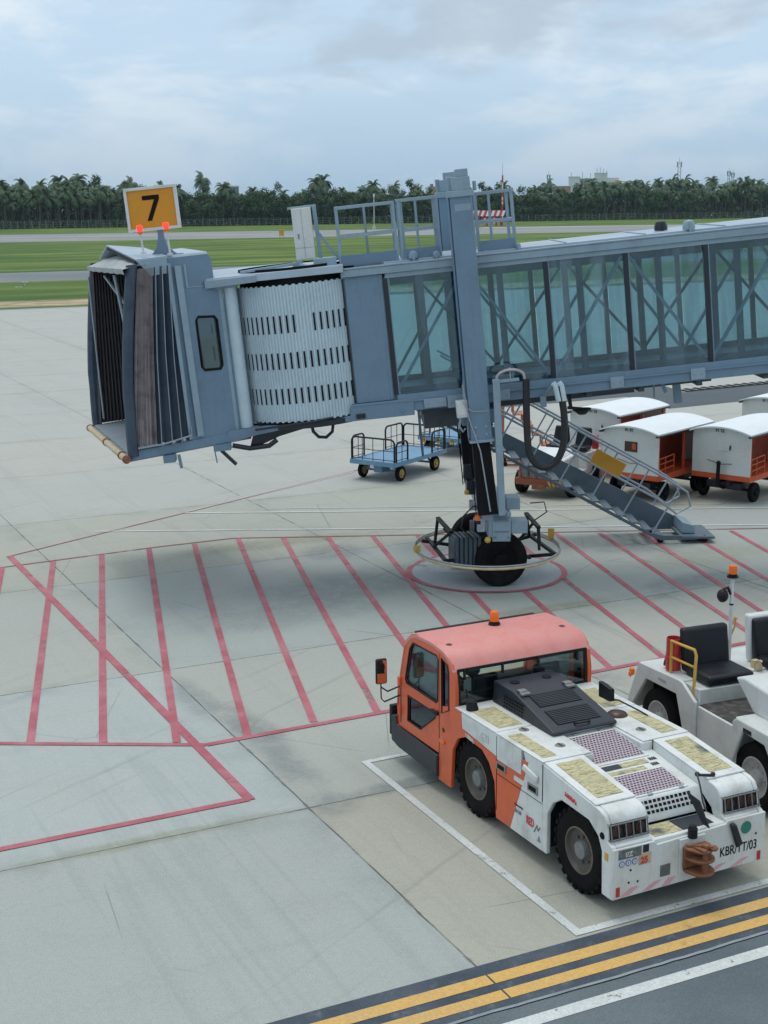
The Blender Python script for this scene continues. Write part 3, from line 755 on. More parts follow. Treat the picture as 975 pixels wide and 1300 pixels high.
mb = MB(); mb.lathe([(.01,0),(cr_+.02,0),(cr_+.02,.10),(.01,.10)],(cu_,cv_,3.385),(0,0,1),40)
mb.tube([(-3.95,-1.25,3.44),(-3.5,-1.37,3.475),(-2.9,-1.4,3.50),(-2.55,-1.36,3.53)],.02); mb.build('rotunda_base', M['dark'], jb)
# --- cab (turned 30 degrees on the rotunda)
A0 = V3((-6.1,-2.1,0)); SD = V3((math.cos(R(30)),math.sin(R(30)),0)); FD = V3((-.302,.953,0)).normalized()
SN = V3((SD.y,-SD.x,0))                     # outward normal of the near wall
WID = 4.35
def cab(t, k, w, off=0.0): p = A0+SD*t+FD*k+SN*off; return (p.x,p.y,w)
def cabprism(mb, poly, k0, k1, mi=0): return mb.hexa([cab(t,k0,w) for t,w in poly],[cab(t,k1,w) for t,w in poly], mi)
wallM = frame(cab(0,0,0), SD, (0,0,1))
wall = plate('cab_wall', [(1.14,3.42),(1.14,6.58),(1.93,6.58),(1.985,6.50),(2.0,5.99),(2.13,5.97),(2.27,3.42)], [[(1.60,4.60),(1.56,4.66),(1.56,5.47),(1.60,5.53),(1.91,5.50),(1.95,5.44),(1.95,4.64),(1.91,4.58)]], .06, B_, jb, wallM)
mb = MB(); pts = [(1.60,4.60),(1.56,4.66),(1.56,5.47),(1.60,5.53),(1.91,5.50),(1.95,5.44),(1.95,4.64),(1.91,4.58)]
mb.tube([cab(t,0,w,.035) for t,w in pts], .022, closed=True); f = mb.build('cab_window', M['ink'], jb)
mb = MB(); mb.poly([cab(t,0,w,-.0) for t,w in pts]); mb.build('pane', glass('cab_window_glass', (.05,.08,.085), .07), f, smooth=0)
mb = MB(); mb.bar(cab(1.86,0,4.72,-.05),cab(1.86,0,4.98,-.05),.03); mb.bar(cab(1.87,0,5.2,-.05),cab(1.87,0,5.36,-.05),.03); mb.build('frame_strip', M['whitepost'], f)
mb = MB()
cabprism(mb, [(1.30,3.47),(1.42,3.47),(1.40,6.44),(1.28,6.44)], -.105, -.04)
cabprism(mb, [(1.14,3.44),(1.20,3.44),(1.22,6.5),(1.14,6.5)], -.075, -.045)
cabprism(mb, [(1.50,6.05),(1.97,6.02),(1.97,6.035),(1.50,6.065)], -.042, -.035); cabprism(mb, [(1.46,6.05),(1.50,6.05),(1.50,6.45),(1.46,6.45)], -.042, -.035)
split_build(mb, 'wall_rib', BL, jb, bevel=.005)
mb = MB()
cabprism(mb, [(1.14,3.42),(2.6,3.42),(2.45,6.58),(1.14,6.58)], WID, WID+.06)
for k in (WID*.30,): pass
mb.build('cab_far_wall', B_, jb)
mb = MB(); mb.hexa([cab(1.14,-.03,6.582),cab(1.95,-.03,6.582),cab(2.4,WID,6.582),cab(1.14,WID,6.582)],[cab(1.14,0,6.625),cab(1.93,0,6.625),cab(2.4,WID,6.64),cab(1.14,WID,6.64)])
mb.build('cab_roof', M['roof'], jb, bevel=.006)
mb = MB(); mb.hexa([cab(-.02,0,3.24),cab(2.35,0,3.24),cab(2.6,WID,3.24),cab(-.02,WID,3.24)],[cab(-.02,0,3.36),cab(2.35,0,3.36),cab(2.6,WID,3.36),cab(-.02,WID,3.36)])
mb.hexa([cab(.05,-.06,3.26),cab(2.3,-.06,3.26),cab(2.3,0,3.26),cab(.05,0,3.26)],[cab(.05,-.06,3.42),cab(2.3,-.06,3.42),cab(2.3,0,3.42),cab(.05,0,3.42)])
mb.build('cab_base', B_, jb, bevel=.01)
mb = MB(); mb.hexa([cab(.0,.1,3.362),cab(2.4,.1,3.362),cab(2.4,WID-.1,3.362),cab(.0,WID-.1,3.362)],[cab(.0,.1,3.395),cab(2.4,.1,3.395),cab(2.4,WID-.1,3.395),cab(.0,WID-.1,3.395)])
mb.build('cab_floor', M['galv'], jb)
mb = MB(); mb.hexa([cab(1.3,.1,3.4),cab(1.34,.1,3.4),cab(1.34,WID,3.4),cab(1.3,WID,3.4)],[cab(1.3,.1,6.55),cab(1.34,.1,6.55),cab(1.34,WID,6.55),cab(1.3,WID,6.55)]); mb.build('cab_partition', M['canvas_dark'], jb)
# bumper roll
mb = MB()
for k0, k1 in ((-.12,.35),(.37,2.15),(2.25,WID+.1)):
    mb.cyl(cab(-.07,k0,3.32),cab(-.07,k1,3.32),.062,n=14)
for k in (.36,2.2): mb.cyl(cab(-.07,k-.05,3.32),cab(-.07,k+.05,3.32),.075,n=14,mi=1)
mb.cyl(cab(-.07,-.16,3.32),cab(-.07,-.12,3.32),.075,n=14,mi=1); mb.cyl(cab(-.07,WID+.1,3.32),cab(-.07,WID+.14,3.32),.075,n=14,mi=1)
mb.build('bumper_roll', [M['bumper'], M['rust']], jb)
# bellows: padded front posts, faded bundle and dark folds
def sidefold(k, name, pts, mt, thick=.07, smooth=60):
    """zig-zag cloth between a bottom and a top row of stations"""
    mb = MB(); out = []
    n = len(pts); rows = 9
    for r_ in range(rows):
        f = r_/(rows-1)
        for i, (tb, tt, o) in enumerate(pts):
            bow = .05*math.sin(f*math.pi)
            out.append(cab(tb+(tt-tb)*f-bow*.5, k, 3.44+(6.47-3.44)*f, o+bow*.3*(1 if i%2 else -1)))
    mb.add(out, [(r_*n+i, r_*n+i+1, (r_+1)*n+i+1, (r_+1)*n+i) for r_ in range(rows-1) for i in range(n-1)])
    return mb.build(name, mt, jb, smooth=smooth)
for k, sg in ((0,1),(WID,-1)):
    mb = MB(); rows = 12; n = 8; vs = []
    for r_ in range(rows+1):
        f = r_/rows; t = .0+.46*f**1.6 + (.02 if f < .28 else 0); w = 3.33+(6.55-3.33)*f
        rx, ry = (.085,.11)
        for i in range(n):
            an = 2*math.pi*(i+.5)/n; vs.append(cab(t+.06+rx*math.cos(an)*1.1, k, w, sg*.02+ry*math.sin(an)))
    mb.add(vs, [(r_*n+i,r_*n+(i+1)%n,(r_+1)*n+(i+1)%n,(r_+1)*n+i) for r_ in range(rows) for i in range(n)]+[tuple(range(n)),tuple(range(rows*n,rows*n+n))])
    mb.build('bellows_post', M['canvas'], jb)
    b = []; nn = 26
    for i in range(nn+1): f = i/nn; b.append((.13+.40*f+.012*random.uniform(-1,1), .60+.27*f, sg*(.06+(.035 if i%2 else -.03))))
    sidefold(k, 'gathered_cloth', b, M['bundle'])
    b = [(.53,.86,-.05*sg),(.60,.90,.10*sg),(.69,.96,.02*sg),(.80,1.02,.12*sg),(.87,1.08,.0),(.98,1.14,.10*sg),(1.05,1.2,-.02*sg),(1.14,1.27,.02)]
    sidefold(k, 'bellows_fold', b, M['canvas'], smooth=20)
    mb = MB()
    for tb, tt in ((.60,.90),(.80,1.02),(.98,1.14)):
        mb.tube([cab(tb-.025,k,3.42,.13*sg),cab((tb+tt)/2-.05,k,4.95,.15*sg),cab(tt,k,6.45,.13*sg)],.008,n=5)
    mb.tube([cab(.16,k,3.47,.12*sg),cab(.6,k,3.46,.14*sg),cab(1.16,k,3.52,.12*sg),cab(1.18,k,3.66,.08*sg)],.016,n=6)
    for i in range(9): t = .16+.04*i; mb.ball(cab(t,k,3.47,.13*sg),.026,6)
    for t in (.6,.8,1.0): mb.ball(cab(t+.0,k,3.47,.14*sg),.035,8)
    mb.build('bellows_cord', M['galv'], jb)
# inner folds seen through the opening
mb = MB(); out = []; nn = 30
for f in (0,1):
    for i in range(nn+1): out.append(cab(.1+1.1*i/nn+.3*f*(1-i/nn), WID-.12-(.07 if i%2 else 0)-.25*(i/nn), 3.42+3.0*f))
mb.add(out, [(i,i+1,i+nn+2,i+nn+1) for i in range(nn)])
out = []
for f in (0,1):
    for i in range(nn+1): out.append(cab(.1+1.1*i/nn+.3*f*(1-i/nn), .16+(.05 if i%2 else 0), 3.42+3.0*f))
mb.add(out, [(i,i+1,i+nn+2,i+nn+1) for i in range(nn)])
split_build(mb, 'inner_bellows', paint('inner_pleats', (.060,.055,.065), .9, amount=.3), jb, smooth=20)
mb = MB(); mb.hexa([cab(.42,.0,6.40),cab(1.25,0,6.42),cab(1.25,WID,6.42),cab(.42,WID,6.40)],[cab(.42,0,6.44),cab(1.25,0,6.46),cab(1.25,WID,6.46),cab(.42,WID,6.44)]); mb.build('canopy_lining', M['canvas_dark'], jb)
mb = MB(); out = []; nn = 12
for j in range(4):
    for i in range(nn+1):
        f = i/nn; t = (.36,.34,.52,.80)[j]; w = (6.40,6.49,6.52+.10*math.sin(f*math.pi),6.53+.16*math.sin(f*math.pi))[j]
        out.append(cab(t, -.1+(WID+.2)*f, w+.012*(i%2)))
mb.add(out, [(j*(nn+1)+i,j*(nn+1)+i+1,(j+1)*(nn+1)+i+1,(j+1)*(nn+1)+i) for j in range(3) for i in range(nn)]); mb.build('canopy_front', M['canopy_grey'], jb, smooth=60)
# gable hood
mb = MB()
fr = [cab(.62,-.03,6.60),cab(.5,WID*.55,6.86),cab(.62,WID+.03,6.60)]; bk = [cab(1.2,-.03,6.60),cab(1.2,WID*.5,6.74),cab(1.2,WID+.03,6.60)]
for i in (0,1):
    q = [fr[i],fr[i+1],bk[i+1],bk[i]]; mb.hexa(q,[(a,b,c+.03) for a,b,c in q])
mb.hexa([cab(.84,-.08,6.33),cab(1.16,-.08,6.34),cab(1.16,-.04,6.34),cab(.84,-.04,6.33)],[cab(.60,-.08,6.612),cab(1.16,-.08,6.612),cab(1.16,-.04,6.612),cab(.60,-.04,6.612)],1)
mb.build('hood', [M['roof'], BL], jb, bevel=.004)
mb = MB(); mb.hexa([cab(.6,.02,6.56),cab(.62,.02,6.56),cab(.55,WID*.55,6.80),cab(.5,WID*.55,6.80)],[cab(.6,.02,6.6),cab(.62,.02,6.6),cab(.55,WID*.55,6.86),cab(.5,WID*.55,6.86)]); mb.build('hood_edge', M['canvas_dark'], jb)
# inside: bent rail, control leaf
mb = MB(); mb.tube([cab(.55,3.5,6.3),cab(.75,2.6,5.75),cab(.75,2.6,4.7)],.035); mb.tube([cab(.5,1.9,6.35),cab(.62,1.95,4.8)],.035); mb.tube([cab(.3,4.1,6.3),cab(.2,4.15,3.5)],.02); split_build(mb, 'inner_rail', M['galv'], jb)
mb = MB(); mb.hexa([cab(.7,k,w) for k,w in ((2.75,5.0),(1.9,5.0),(1.3,4.3),(1.75,3.95),(2.75,4.4))],[cab(.73,k,w) for k,w in ((2.75,5.0),(1.9,5.0),(1.3,4.3),(1.75,3.95),(2.75,4.4))]); mb.build('inner_panel', M['bridge_light'], jb)
mb = MB(); mb.box(-5.55,-5.35,-1.9,-1.6,3.12,3.25); mb.bar((-5.28,-1.85,3.24),(-5.26,-1.85,3.0),.05); split_build(mb, 'cab_bracket', B_, jb, bevel=.004)
mb = MB(); mb.box(-4.72,-4.42,-1.35,-1.1,3.14,3.26,0); mb.bar((-4.72,-1.25,3.2),(-4.70,-1.25,2.92),.02); mb.bar((-4.6,-1.25,3.14),(-4.36,-1.27,2.86),.075,.05,mi=1); mb.build('cab_latch', [B_, M['dark']], jb)
mb = MB(); mb.tube([(-4.4,-1.15,3.19),(-4.1,-1.12,3.10),(-3.75,-1.12,3.11),(-3.6,-1.1,3.2)],.045); mb.hexa([(-4.12,-1.05,3.05),(-3.55,-1.05,3.25),(-3.0,-1.05,3.36),(-4.0,-1.05,3.38)],[(-4.12,-.9,3.05),(-3.55,-.9,3.25),(-3.0,-.9,3.36),(-4.0,-.9,3.38)]); mb.build('cab_strut', M['dark'], jb)
mb = MB(); mb.tube([(-2.95,-1.1,3.40),(-2.94,-1.1,3.28),(-2.85,-1.1,3.17),(-2.72,-1.1,3.15),(-2.6,-1.1,3.24),(-2.56,-1.1,3.42)],.03); mb.box(-2.14,-1.98,-1.24,-1.2,3.44,3.52); split_build(mb, 'hose_loop', M['cable'], jb)
# --- gate sign
sg = MB(); sx0,sx1,sw0,sw1 = -5.70,-4.85,7.10,7.79
sg.box(sx0,sx1,-1.04,-.96,sw0,sw1); o = sg.build('gate_sign', M['sign'], jb, bevel=.004)
mb = MB()
for a in ((sx0-.03,sx1+.03,sw0-.03,sw0+.02),(sx0-.03,sx1+.03,sw1-.02,sw1+.03),(sx0-.03,sx0+.02,sw0+.021,sw1-.021),(sx1-.02,sx1+.03,sw0+.021,sw1-.021)): mb.box(a[0],a[1],-1.07,-.93,a[2],a[3])
mb.build('sign_frame', M['whitepost'], o, bevel=.004)
sv = [(-.17,.215),(.125,.215),(.125,.15),(-.045,-.215),(-.125,-.215),(.035,.14),(-.17,.14)]
mb = MB(); mb.prism([(-5.255+a, 7.455+b) for a,b in sv],'y',-1.046,-1.0395); mb.build('lettering', M['ink'], o, smooth=0)
mb = MB(); mb.bar((-5.19,-.98,6.66),(-5.19,-.98,7.11),.11,.1); mb.prism([(-5.42,6.62),(-4.92,6.62),(-5.0,6.68),(-5.1,6.80),(-5.14,6.95),(-5.24,6.95),(-5.28,6.78)],'y',-1.05,-.93); mb.box(-5.45,-4.85,-1.15,-.85,6.60,6.64); mb.build('sign_post', B_, o, bevel=.004)
for (u,w0) in ((-5.47,6.70),(-5.02,6.64)):
    mb = MB(); mb.cyl((u+.012,-1.5,w0),(u,-1.5,7.04 if u<-5.2 else 7.05),.018,n=10); mb.cyl((u+.01,-1.5,w0),(u+.01,-1.5,w0+.03),.05,n=12); p_ = mb.build('warning_lamp', M['whitepost'], jb)
    mb = MB(); wz = 7.06 if u<-5.2 else 7.06; mb.lathe([(.001,0),(.045,0),(.05,.02),(.045,.04)],(u,-1.5,wz-.02),(0,0,1),16,mi=1); mb.lathe([(.045,.02),(.052,.05),(.052,.11),(.04,.125),(.001,.13)],(u,-1.5,wz),(0,0,1),16,mi=0); mb.build('lens', [M['redlamp'], M['orangelamp']], p_)
# --- roof cabinet, guard cages
mb = MB(); mb.box(-2.90,-2.56,-.78,-.55,6.30,7.19); o = mb.build('equipment_cabinet', M['cartwhite'], jb, bevel=.008)
mb = MB(); mb.box(-2.735,-2.73,-.784,-.78,6.32,7.17); mb.box(-2.9,-2.56,-.784,-.78,6.50,6.505); mb.box(-2.83,-2.8,-.79,-.78,6.66,6.75); mb.build('cabinet_seam', M['greytext'], o)
mb = MB(); mb.bar((-2.47,-.6,6.2),(-2.50,-.6,7.21),.07); mb.bar((-2.12,-.6,6.2),(-2.46,-.6,6.72),.05); mb.bar((-2.97,-.6,7.2),(-2.46,-.6,7.21),.04); mb.box(-2.6,-2.2,-1.05,-.75,6.16,6.30); mb.box(-2.88,-2.80,-.95,-.6,6.15,6.3); mb.tube([(-2.84,-.95,6.22),(-2.7,-.98,6.18),(-2.5,-1.0,6.2)],.03); split_build(mb, 'cabinet_stand', BL, jb, bevel=.004)
def cage(u0,u1,v0,v1,wt,gate=True):
    mb = MB(); b = .055
    for u in (u0,u1):
        for v in (v0,v1): mb.bar((u,v,6.10),(u,v,wt),b)
        mb.bar((u,v0,wt),(u,v1,wt),b); mb.bar((u,v0,6.62),(u,v1,6.62),b)
    for v in (v0,v1):
        mb.bar((u0,v,wt),(u1,v,wt),b); mb.bar((u0,v,6.62),(u1,v,6.62),b*.9)
    mb.bar(((u0+u1)/2,v1,6.1),((u0+u1)/2,v1,wt),b*.8)
    o = mb.build('guard_rail', BL, jb, bevel=.003)
    mb = MB(); mb.box(u0,u1,v0-.03,v0-.024,6.12,6.30); mb.build('kick_plate', B_, o)
cage(-2.12,-1.12,-.92,-.1,7.12); cage(-1.02,-.36,-.92,-.1,7.14); cage(.32,.96,-.92,-.1,7.12)
mb = MB(); mb.box(-1.05,-.95,-.92,-.5,6.62,7.12)  ; mb = MB()
mb.bar((-.98,-.9,6.1),(-.98,-.9,7.13),.04); mb.bar((-.42,-.9,6.1),(-.42,-.9,7.13),.04); split_build(mb, 'gate_post', BL, jb)
for (u,v,r_) in ((-.85,-1.0,.09),(4.03,-.95,.11),(5.62,-.95,.07),(-.45,-1.05,.06),(1.0,-1.0,.05),(3.7,-.2,.12),(6.3,-.9,.06),(7.1,-.9,.07)):
    mb = MB(); mb.lathe([(r_,0),(r_,r_*.6),(r_*.75,r_*1.3),(.001,r_*1.5)],(u,v,6.13),(0,0,1),14); mb.box(u-.02,u+.02,v-r_-.03,v-r_,6.09,6.13+r_*1.1); split_build(mb, 'roof_fitting', BL if u!=3.7 else M['dark'], jb)
# --- lift columns
for sgn in (-1,1):
    def vb(a,b): return (-b,-a) if sgn<0 else (a,b)
    mb = MB(); a,b = vb(1.28,1.62)
    mb.hexa([(-.17,a,2.88),(.205,a,2.88),(.205,b,2.88),(-.17,b,2.88)],[(-.165,a,7.12),(.205,a,7.12),(.205,b,7.12),(-.165,b,7.12)])
    a2,b2 = (a-.02,b-.2) if sgn<0 else (a+.2,b+.02)
    mb.hexa([(-.21,a+.08,2.92),(-.174,a+.08,2.92),(-.174,b-.08,2.92),(-.21,b-.08,2.92)],[(-.205,a+.08,7.1),(-.17,a+.08,7.1),(-.17,b-.08,7.1),(-.205,b-.08,7.1)])
    col = mb.build('lift_column', B_, jb, bevel=.012)
    mb = MB(); mb.box(-.20,.25,a-.04,b+.04,7.10,7.205); mb.box(-.13,.20,a,b,7.207,7.43); mb.box(-.19,-.12,a+.05,b-.05,7.12,7.45); mb.box(-.03,.18,a+.04,b-.04,7.432,7.56); mb.box(.26,.31,a+.08,b-.08,7.18,7.34)
    mb.build('column_head', BL, col, bevel=.008)
    mb = MB(); fa = a if sgn<0 else b; dd = -.02 if sgn<0 else .02
    mb.box(-.20,.235,a-.03,b+.03,2.85,2.895)
    for (uu,ww) in ((-.08,2.98),(.11,2.98),(-.08,3.12),(.11,3.12)): mb.lathe([(.026,0),(.026,.01),(.015,.028),(.001,.03)],(uu,fa,ww),(0,-1 if sgn<0 else 1,0),10)
    mb.box(-.1,.18,min(fa,fa+dd*.3),max(fa,fa+dd*.3),6.86,6.98)
    split_build(mb, 'column_plate', BL, col, bevel=.004)
    mb = MB(); c = (a+b)/2
    mb.hexa([(-.155,c-.13,1.52),(.20,c-.13,1.52),(.20,c+.13,1.52),(-.155,c+.13,1.52)],[(-.15,c-.13,3.3),(.145,c-.13,3.3),(.145,c+.13,3.3),(-.15,c+.13,3.3)])
    mb.bar((-.19,c,1.5),(-.2,c,3.3),.02); mb.build('lift_screw_cover', M['ink'], col, bevel=.01)
mb = MB(); mb.box(-.02,.30,-1.06,1.06,7.0,7.1) ; mb = MB()
# tunnel carriage between the columns
mb = MB(); mb.box(-.28,.34,-1.28,1.28,3.12,3.36); mb.build('carriage_beam', B_, jb, bevel=.01)
# junction box, conduit, cable reel arm
mb = MB(); mb.box(-.38,-.18,-1.60,-1.45,3.32,3.62); mb.box(-.36,-.2,-1.62,-1.6,3.36,3.58); o = mb.build('junction_box', M['whitepost'], jb, bevel=.006)
mb = MB(); mb.tube([(-.32,-1.55,3.32),(-.35,-1.55,3.16),(-.30,-1.55,3.06),(-.25,-1.55,3.12)],.018); mb.tube([(-.26,-1.63,3.62),(-.22,-1.66,3.5),(-.1,-1.66,3.42),(.18,-1.66,3.40)],.008); mb.tube([(-.24,-1.63,3.9),(-.18,-1.64,3.3),(-.03,-1.66,2.7),(.05,-1.66,1.6)],.013); mb.tube([(-.2,-1.5,4.0),(-.23,-1.5,3.7),(-.22,-1.5,3.6)],.018); mb.build('cable', M['galv'], o)
mb = MB(); mb.bar((.345,-1.72,3.95),(.26,-1.60,1.50),.12,.08,up=(0,1,0)); mb.box(.28,.75,-1.72,-1.64,3.88,3.93); conduit = mb.build('conduit_post', BL, jb, bevel=.004)
mb = MB(); mb.tube([(.36,-1.7,3.93)]+[(.60-.24*math.cos(t*math.pi/8),-1.7,3.96+.13*math.sin(t*math.pi/8)) for t in range(9)]+[(.85,-1.7,3.83)],.024); mb.bar((.60,-1.7,3.92),(.60,-1.7,4.13),.012); mb.build('conduit_arch', M['bundle'], conduit)
hp = [(.86,3.90),(.82,3.3),(.80,2.75),(.84,2.50),(.97,2.33),(1.13,2.30),(1.29,2.40),(1.42,2.66),(1.47,3.0),(1.47,3.35),(1.43,3.72)]
for dv, du in ((0,0),(.10,.03)):
    mb = MB(); P = [V3((a+du,-1.7+dv,b-.02*(dv>0))) for a,b in hp]; Q = []
    for i in range(len(P)-1):
        for f in (0,.25,.5,.75):
            p0,p1,p2,p3 = P[max(i-1,0)],P[i],P[i+1],P[min(i+2,len(P)-1)]
            Q.append(.5*((2*p1)+(p2-p0)*f+(2*p0-5*p1+4*p2-p3)*f*f+(3*p1-p0-3*p2+p3)*f**3))
    Q.append(P[-1]); mb.tube(Q, .055, n=10); mb.build('power_hose', M['cable'], jb)
for du in (0,.10):
    mb = MB(); mb.tube([(1.33+du,-1.72,3.78),(1.37+du,-1.72,3.72),(1.41+du*.9,-1.72,3.45)],.05); mb.build('hose_sleeve', M['shutter'], jb)
mb = MB(); mb.bar((1.2,-1.2,3.5),(1.35,-1.65,3.74),.05); mb.box(1.15,1.25,-1.25,-1.15,3.3,3.5); mb.build('hose_bracket', BL, jb)
# --- wheel bogie (stands level on the apron)
ya = V3((-.20,.98,0)).normalized(); xa = V3((ya.y,-ya.x,0))
BG = Matrix.Identity(4)
for i in range(3): BG[i][0]=xa[i]; BG[i][1]=ya[i]; BG[i][2]=(0,0,1)[i]; BG[i][3]=(1.96,26.30,0)[i]
BX = BI @ BG
BG2 = Matrix.Identity(4)
for i in range(3): BG2[i][0]=(math.cos(_a),-math.sin(_a),0)[i]; BG2[i][1]=BV[i]; BG2[i][2]=(0,0,1)[i]; BG2[i][3]=(1.95,26.30,0)[i]
BX2 = BI @ BG2
def wheel(name, c, ax, rad, wid, parent, X, tyre, rimm, hubd=.05, lugs=0, rimr=.55, n=40):
    """tyre with rounded shoulders (and optional tread blocks), rim as its child"""
    c = V3(c); ax = V3(ax).normalized(); h = wid/2
    mb = MB(); mb.X = X
    mb.lathe([(rad*rimr,-h*.86),(rad*.80,-h),(rad*.93,-h*.90),(rad*.985,-h*.70),(rad,-h*.4),(rad,h*.4),(rad*.985,h*.70),(rad*.93,h*.90),(rad*.80,h),(rad*rimr,h*.86)], c, ax, n)
    if lugs:
        a = ax.orthogonal().normalized(); b = ax.cross(a)
        for i in range(lugs):
            for sg in (-1,1):
                t = 2*math.pi*(i+(.5 if sg>0 else 0))/lugs; dt = 2*math.pi/lugs*.30
                def P(tt, r, k): return c+a*(r*math.cos(tt))+b*(r*math.sin(tt))+ax*k
                lo = [P(t-dt,rad*.97,sg*h*.12),P(t+dt,rad*.97,sg*h*.12),P(t+dt,rad*.90,sg*h*.99),P(t-dt,rad*.90,sg*h*.99)]
                hi = [P(t-dt*.8,rad*1.03,sg*h*.12),P(t+dt*.8,rad*1.03,sg*h*.12),P(t+dt*.8,rad*.985,sg*h*.98),P(t-dt*.8,rad*.985,sg*h*.98)]
                mb.hexa(lo, hi)
    o = mb.build(name, tyre, parent)
    mb = MB(); mb.X = X; rr = rad*rimr
    for sg in (-1,1):
        d = ax*sg
        mb.lathe([(rr*1.02,h*.80),(rr*1.04,h*.90),(rr*.97,h*.92),(rr*.90,h*.62),(rr*.72,h*.50),(rr*.42,h*.52),(rr*.38,h*.52+hubd),(rr*.10,h*.52+hubd*1.15),(.001,h*.52+hubd*1.15)], c, d, 28, mi=[1,1,0,0,0,2,2,2] if isinstance(rimm, list) else 0)
        a = ax.orthogonal().normalized(); b = ax.cross(a)
        for i in range(8):
            t = 2*math.pi*i/8; p = c+a*(rr*.57*math.cos(t))+b*(rr*.57*math.sin(t)); mb.cyl(p+d*h*.5,p+d*(h*.5+.02),.016*rad/.45,n=6)
    mb.build('rim', rimm, o); return o
for y in (-.82,.78): wheel('wheel', (0.0,y,.52), (0,1,0), .515, .36, jb, BX, M['rubber'], M['rubber'], rimr=.62)
mb = MB(); mb.X = BX
mb.cyl((0,-.6,.5),(0,.6,.5),.11,n=14); mb.box(-.25,.32,-.42,.42,.42,.75); mb.box(-.3,.45,-.18,.18,.7,1.05)
mb.build('axle', M['dark'], jb, bevel=.01)
mb = MB(); mb.X = BX2; mb.box(-.22,.24,-1.36,1.36,1.36,1.54); mb.box(-.10,.31,-1.34,-.60,1.04,1.50); mb.box(-.10,.31,.60,1.3,1.04,1.50); mb.box(-.03,.30,-1.36,-1.30,.97,1.52); mb.box(.32,.62,-1.28,-.95,1.10,1.34); mb.box(.25,.5,-1.1,-.7,1.5,1.72)
mb.build('bogie_yoke', BL, jb, bevel=.012)
mb = MB(); mb.X = BX2
for (x,z) in ((.02,1.05),(.02,1.42),(.26,1.05),(.26,1.42)): mb.cyl((x,-1.36,z),(x,-1.385,z),.022,n=8)
mb.box(.0,.27,-1.372,-1.36,1.14,1.17); mb.box(.0,.27,-1.372,-1.36,1.34,1.37); split_build(mb, 'yoke_bolt', B_, jb)
mb = MB(); mb.X = BX
for k in range(6): mb.box(-.86+.085*k,-.80+.085*k,-.95,-.42,.46,.98)
mb.box(-.88,-.36,-.90,-.47,.50,.93); mb.cyl((-.36,-.68,.66),(-.05,-.68,.55),.2,n=16,mi=1); mb.box(-.6,-.1,-.6,-.1,.40,.62,1)
mb.build('drive_motor', [M['motor'], M['dark']], jb, bevel=.012)
mb = MB(); mb.X = BX2; mb.ball((-.28,-1.05,1.62),.10,10); mb.box(-.42,-.2,-1.1,-.9,1.5,1.66); mb.cyl((-.36,-1.2,1.35),(-.12,-1.2,1.35),.05,n=10); mb.box(-.30,-.16,-1.35,-1.2,1.15,1.4); mb.box(-.46,-.3,-.9,-.6,1.75,2.0,1); mb.box(-.50,-.34,-.7,-.5,2.0,2.25,1); mb.build('valve_block', [M['galv'], M['dark']], jb, bevel=.01)
mb = MB(); mb.X = BX2; mb.cyl((-.29,-1.30,1.30),(-.29,-1.30,1.36),.07,n=14,mi=1); mb.lathe([(.058,0),(.055,.09),(.04,.12),(.001,.125)],(-.29,-1.30,1.36),(0,0,1),16); mb.build('amber_beacon', [M['orangelamp'], M['black']], jb)
mb = MB(); mb.X = BX2; mb.ball((-.12,-1.42,1.02),.06,10); mb.ball((-.46,-.92,1.80),.05,8); split_build(mb, 'sensor', M['yellowpaint'], jb)
mb = MB(); mb.X = BX
mb.tube([(-.3,-1.1,1.55),(-.6,-1.2,1.62),(-.78,-1.2,1.45),(-.80,-1.1,1.2),(-.55,-1.0,.95)],.014); mb.tube([(.5,-1.1,1.6),(.75,-1.15,1.62),(.82,-1.1,1.42),(.62,-1.0,1.25)],.012); mb.tube([(-.2,-1.2,1.7),(-.36,-1.25,1.5),(-.2,-1.3,1.2)],.01)
split_build(mb, 'loose_cable', M['cable'], jb)
# safety hoop and its carriers
mb = MB(); mb.X = BI
hc = (1.95,26.16)
ring_ = [(hc[0]+1.375*math.cos(t*math.pi/24),hc[1]+1.60*math.sin(t*math.pi/24),.56) for t in range(48)]
mb.tube(ring_, .026, n=6, closed=True); hoop = mb.build('safety_hoop', M['bumper'], jb)
mb = MB(); mb.X = BI; mb.tube([(x,y,z+.045) for x,y,z in ring_], .014, n=6, closed=True); mb.build('cable_ring', M['galv'], hoop)
for sg in (-1,1):
    mb = MB(); mb.X = BX; s = sg
    z = .62
    mb.bar((s*.45,-.55,.45),(s*1.0,-.95,.57),.06); mb.bar((s*.45,.35,.5),(s*1.15,.55,.6),.06); mb.bar((s*1.05,-.95,.57),(s*1.0,.75,.60),.06)
    mb.bar((s*.85,-.6,.57),(s*.85,-.5,1.0),.045); mb.bar((s*.95,.3,.6),(s*.88,.35,1.08),.045); mb.bar((s*.85,-.55,1.0),(s*.88,.35,1.08),.08,.05); mb.bar((s*.85,-.55,1.0),(s*1.05,.0,.6),.045); mb.bar((s*.5,-.2,.6),(s*.88,-.1,.98),.045)
    mb.bar((s*.6,-.85,.5),(s*.3,-.2,.5),.05); mb.build('hoop_carrier', M['black'], jb, bevel=.004)
for (x,y) in ((hc[0]+1.28,hc[1]+.55),(hc[0]-1.33,hc[1]-.35)):
    mb = MB(); mb.X = BI; mb.box(x-.06,x+.06,y-.01,y+.01,.58,.80 if x>2 else .70); mb.build('marker_flag', M['yellowpaint'], jb)
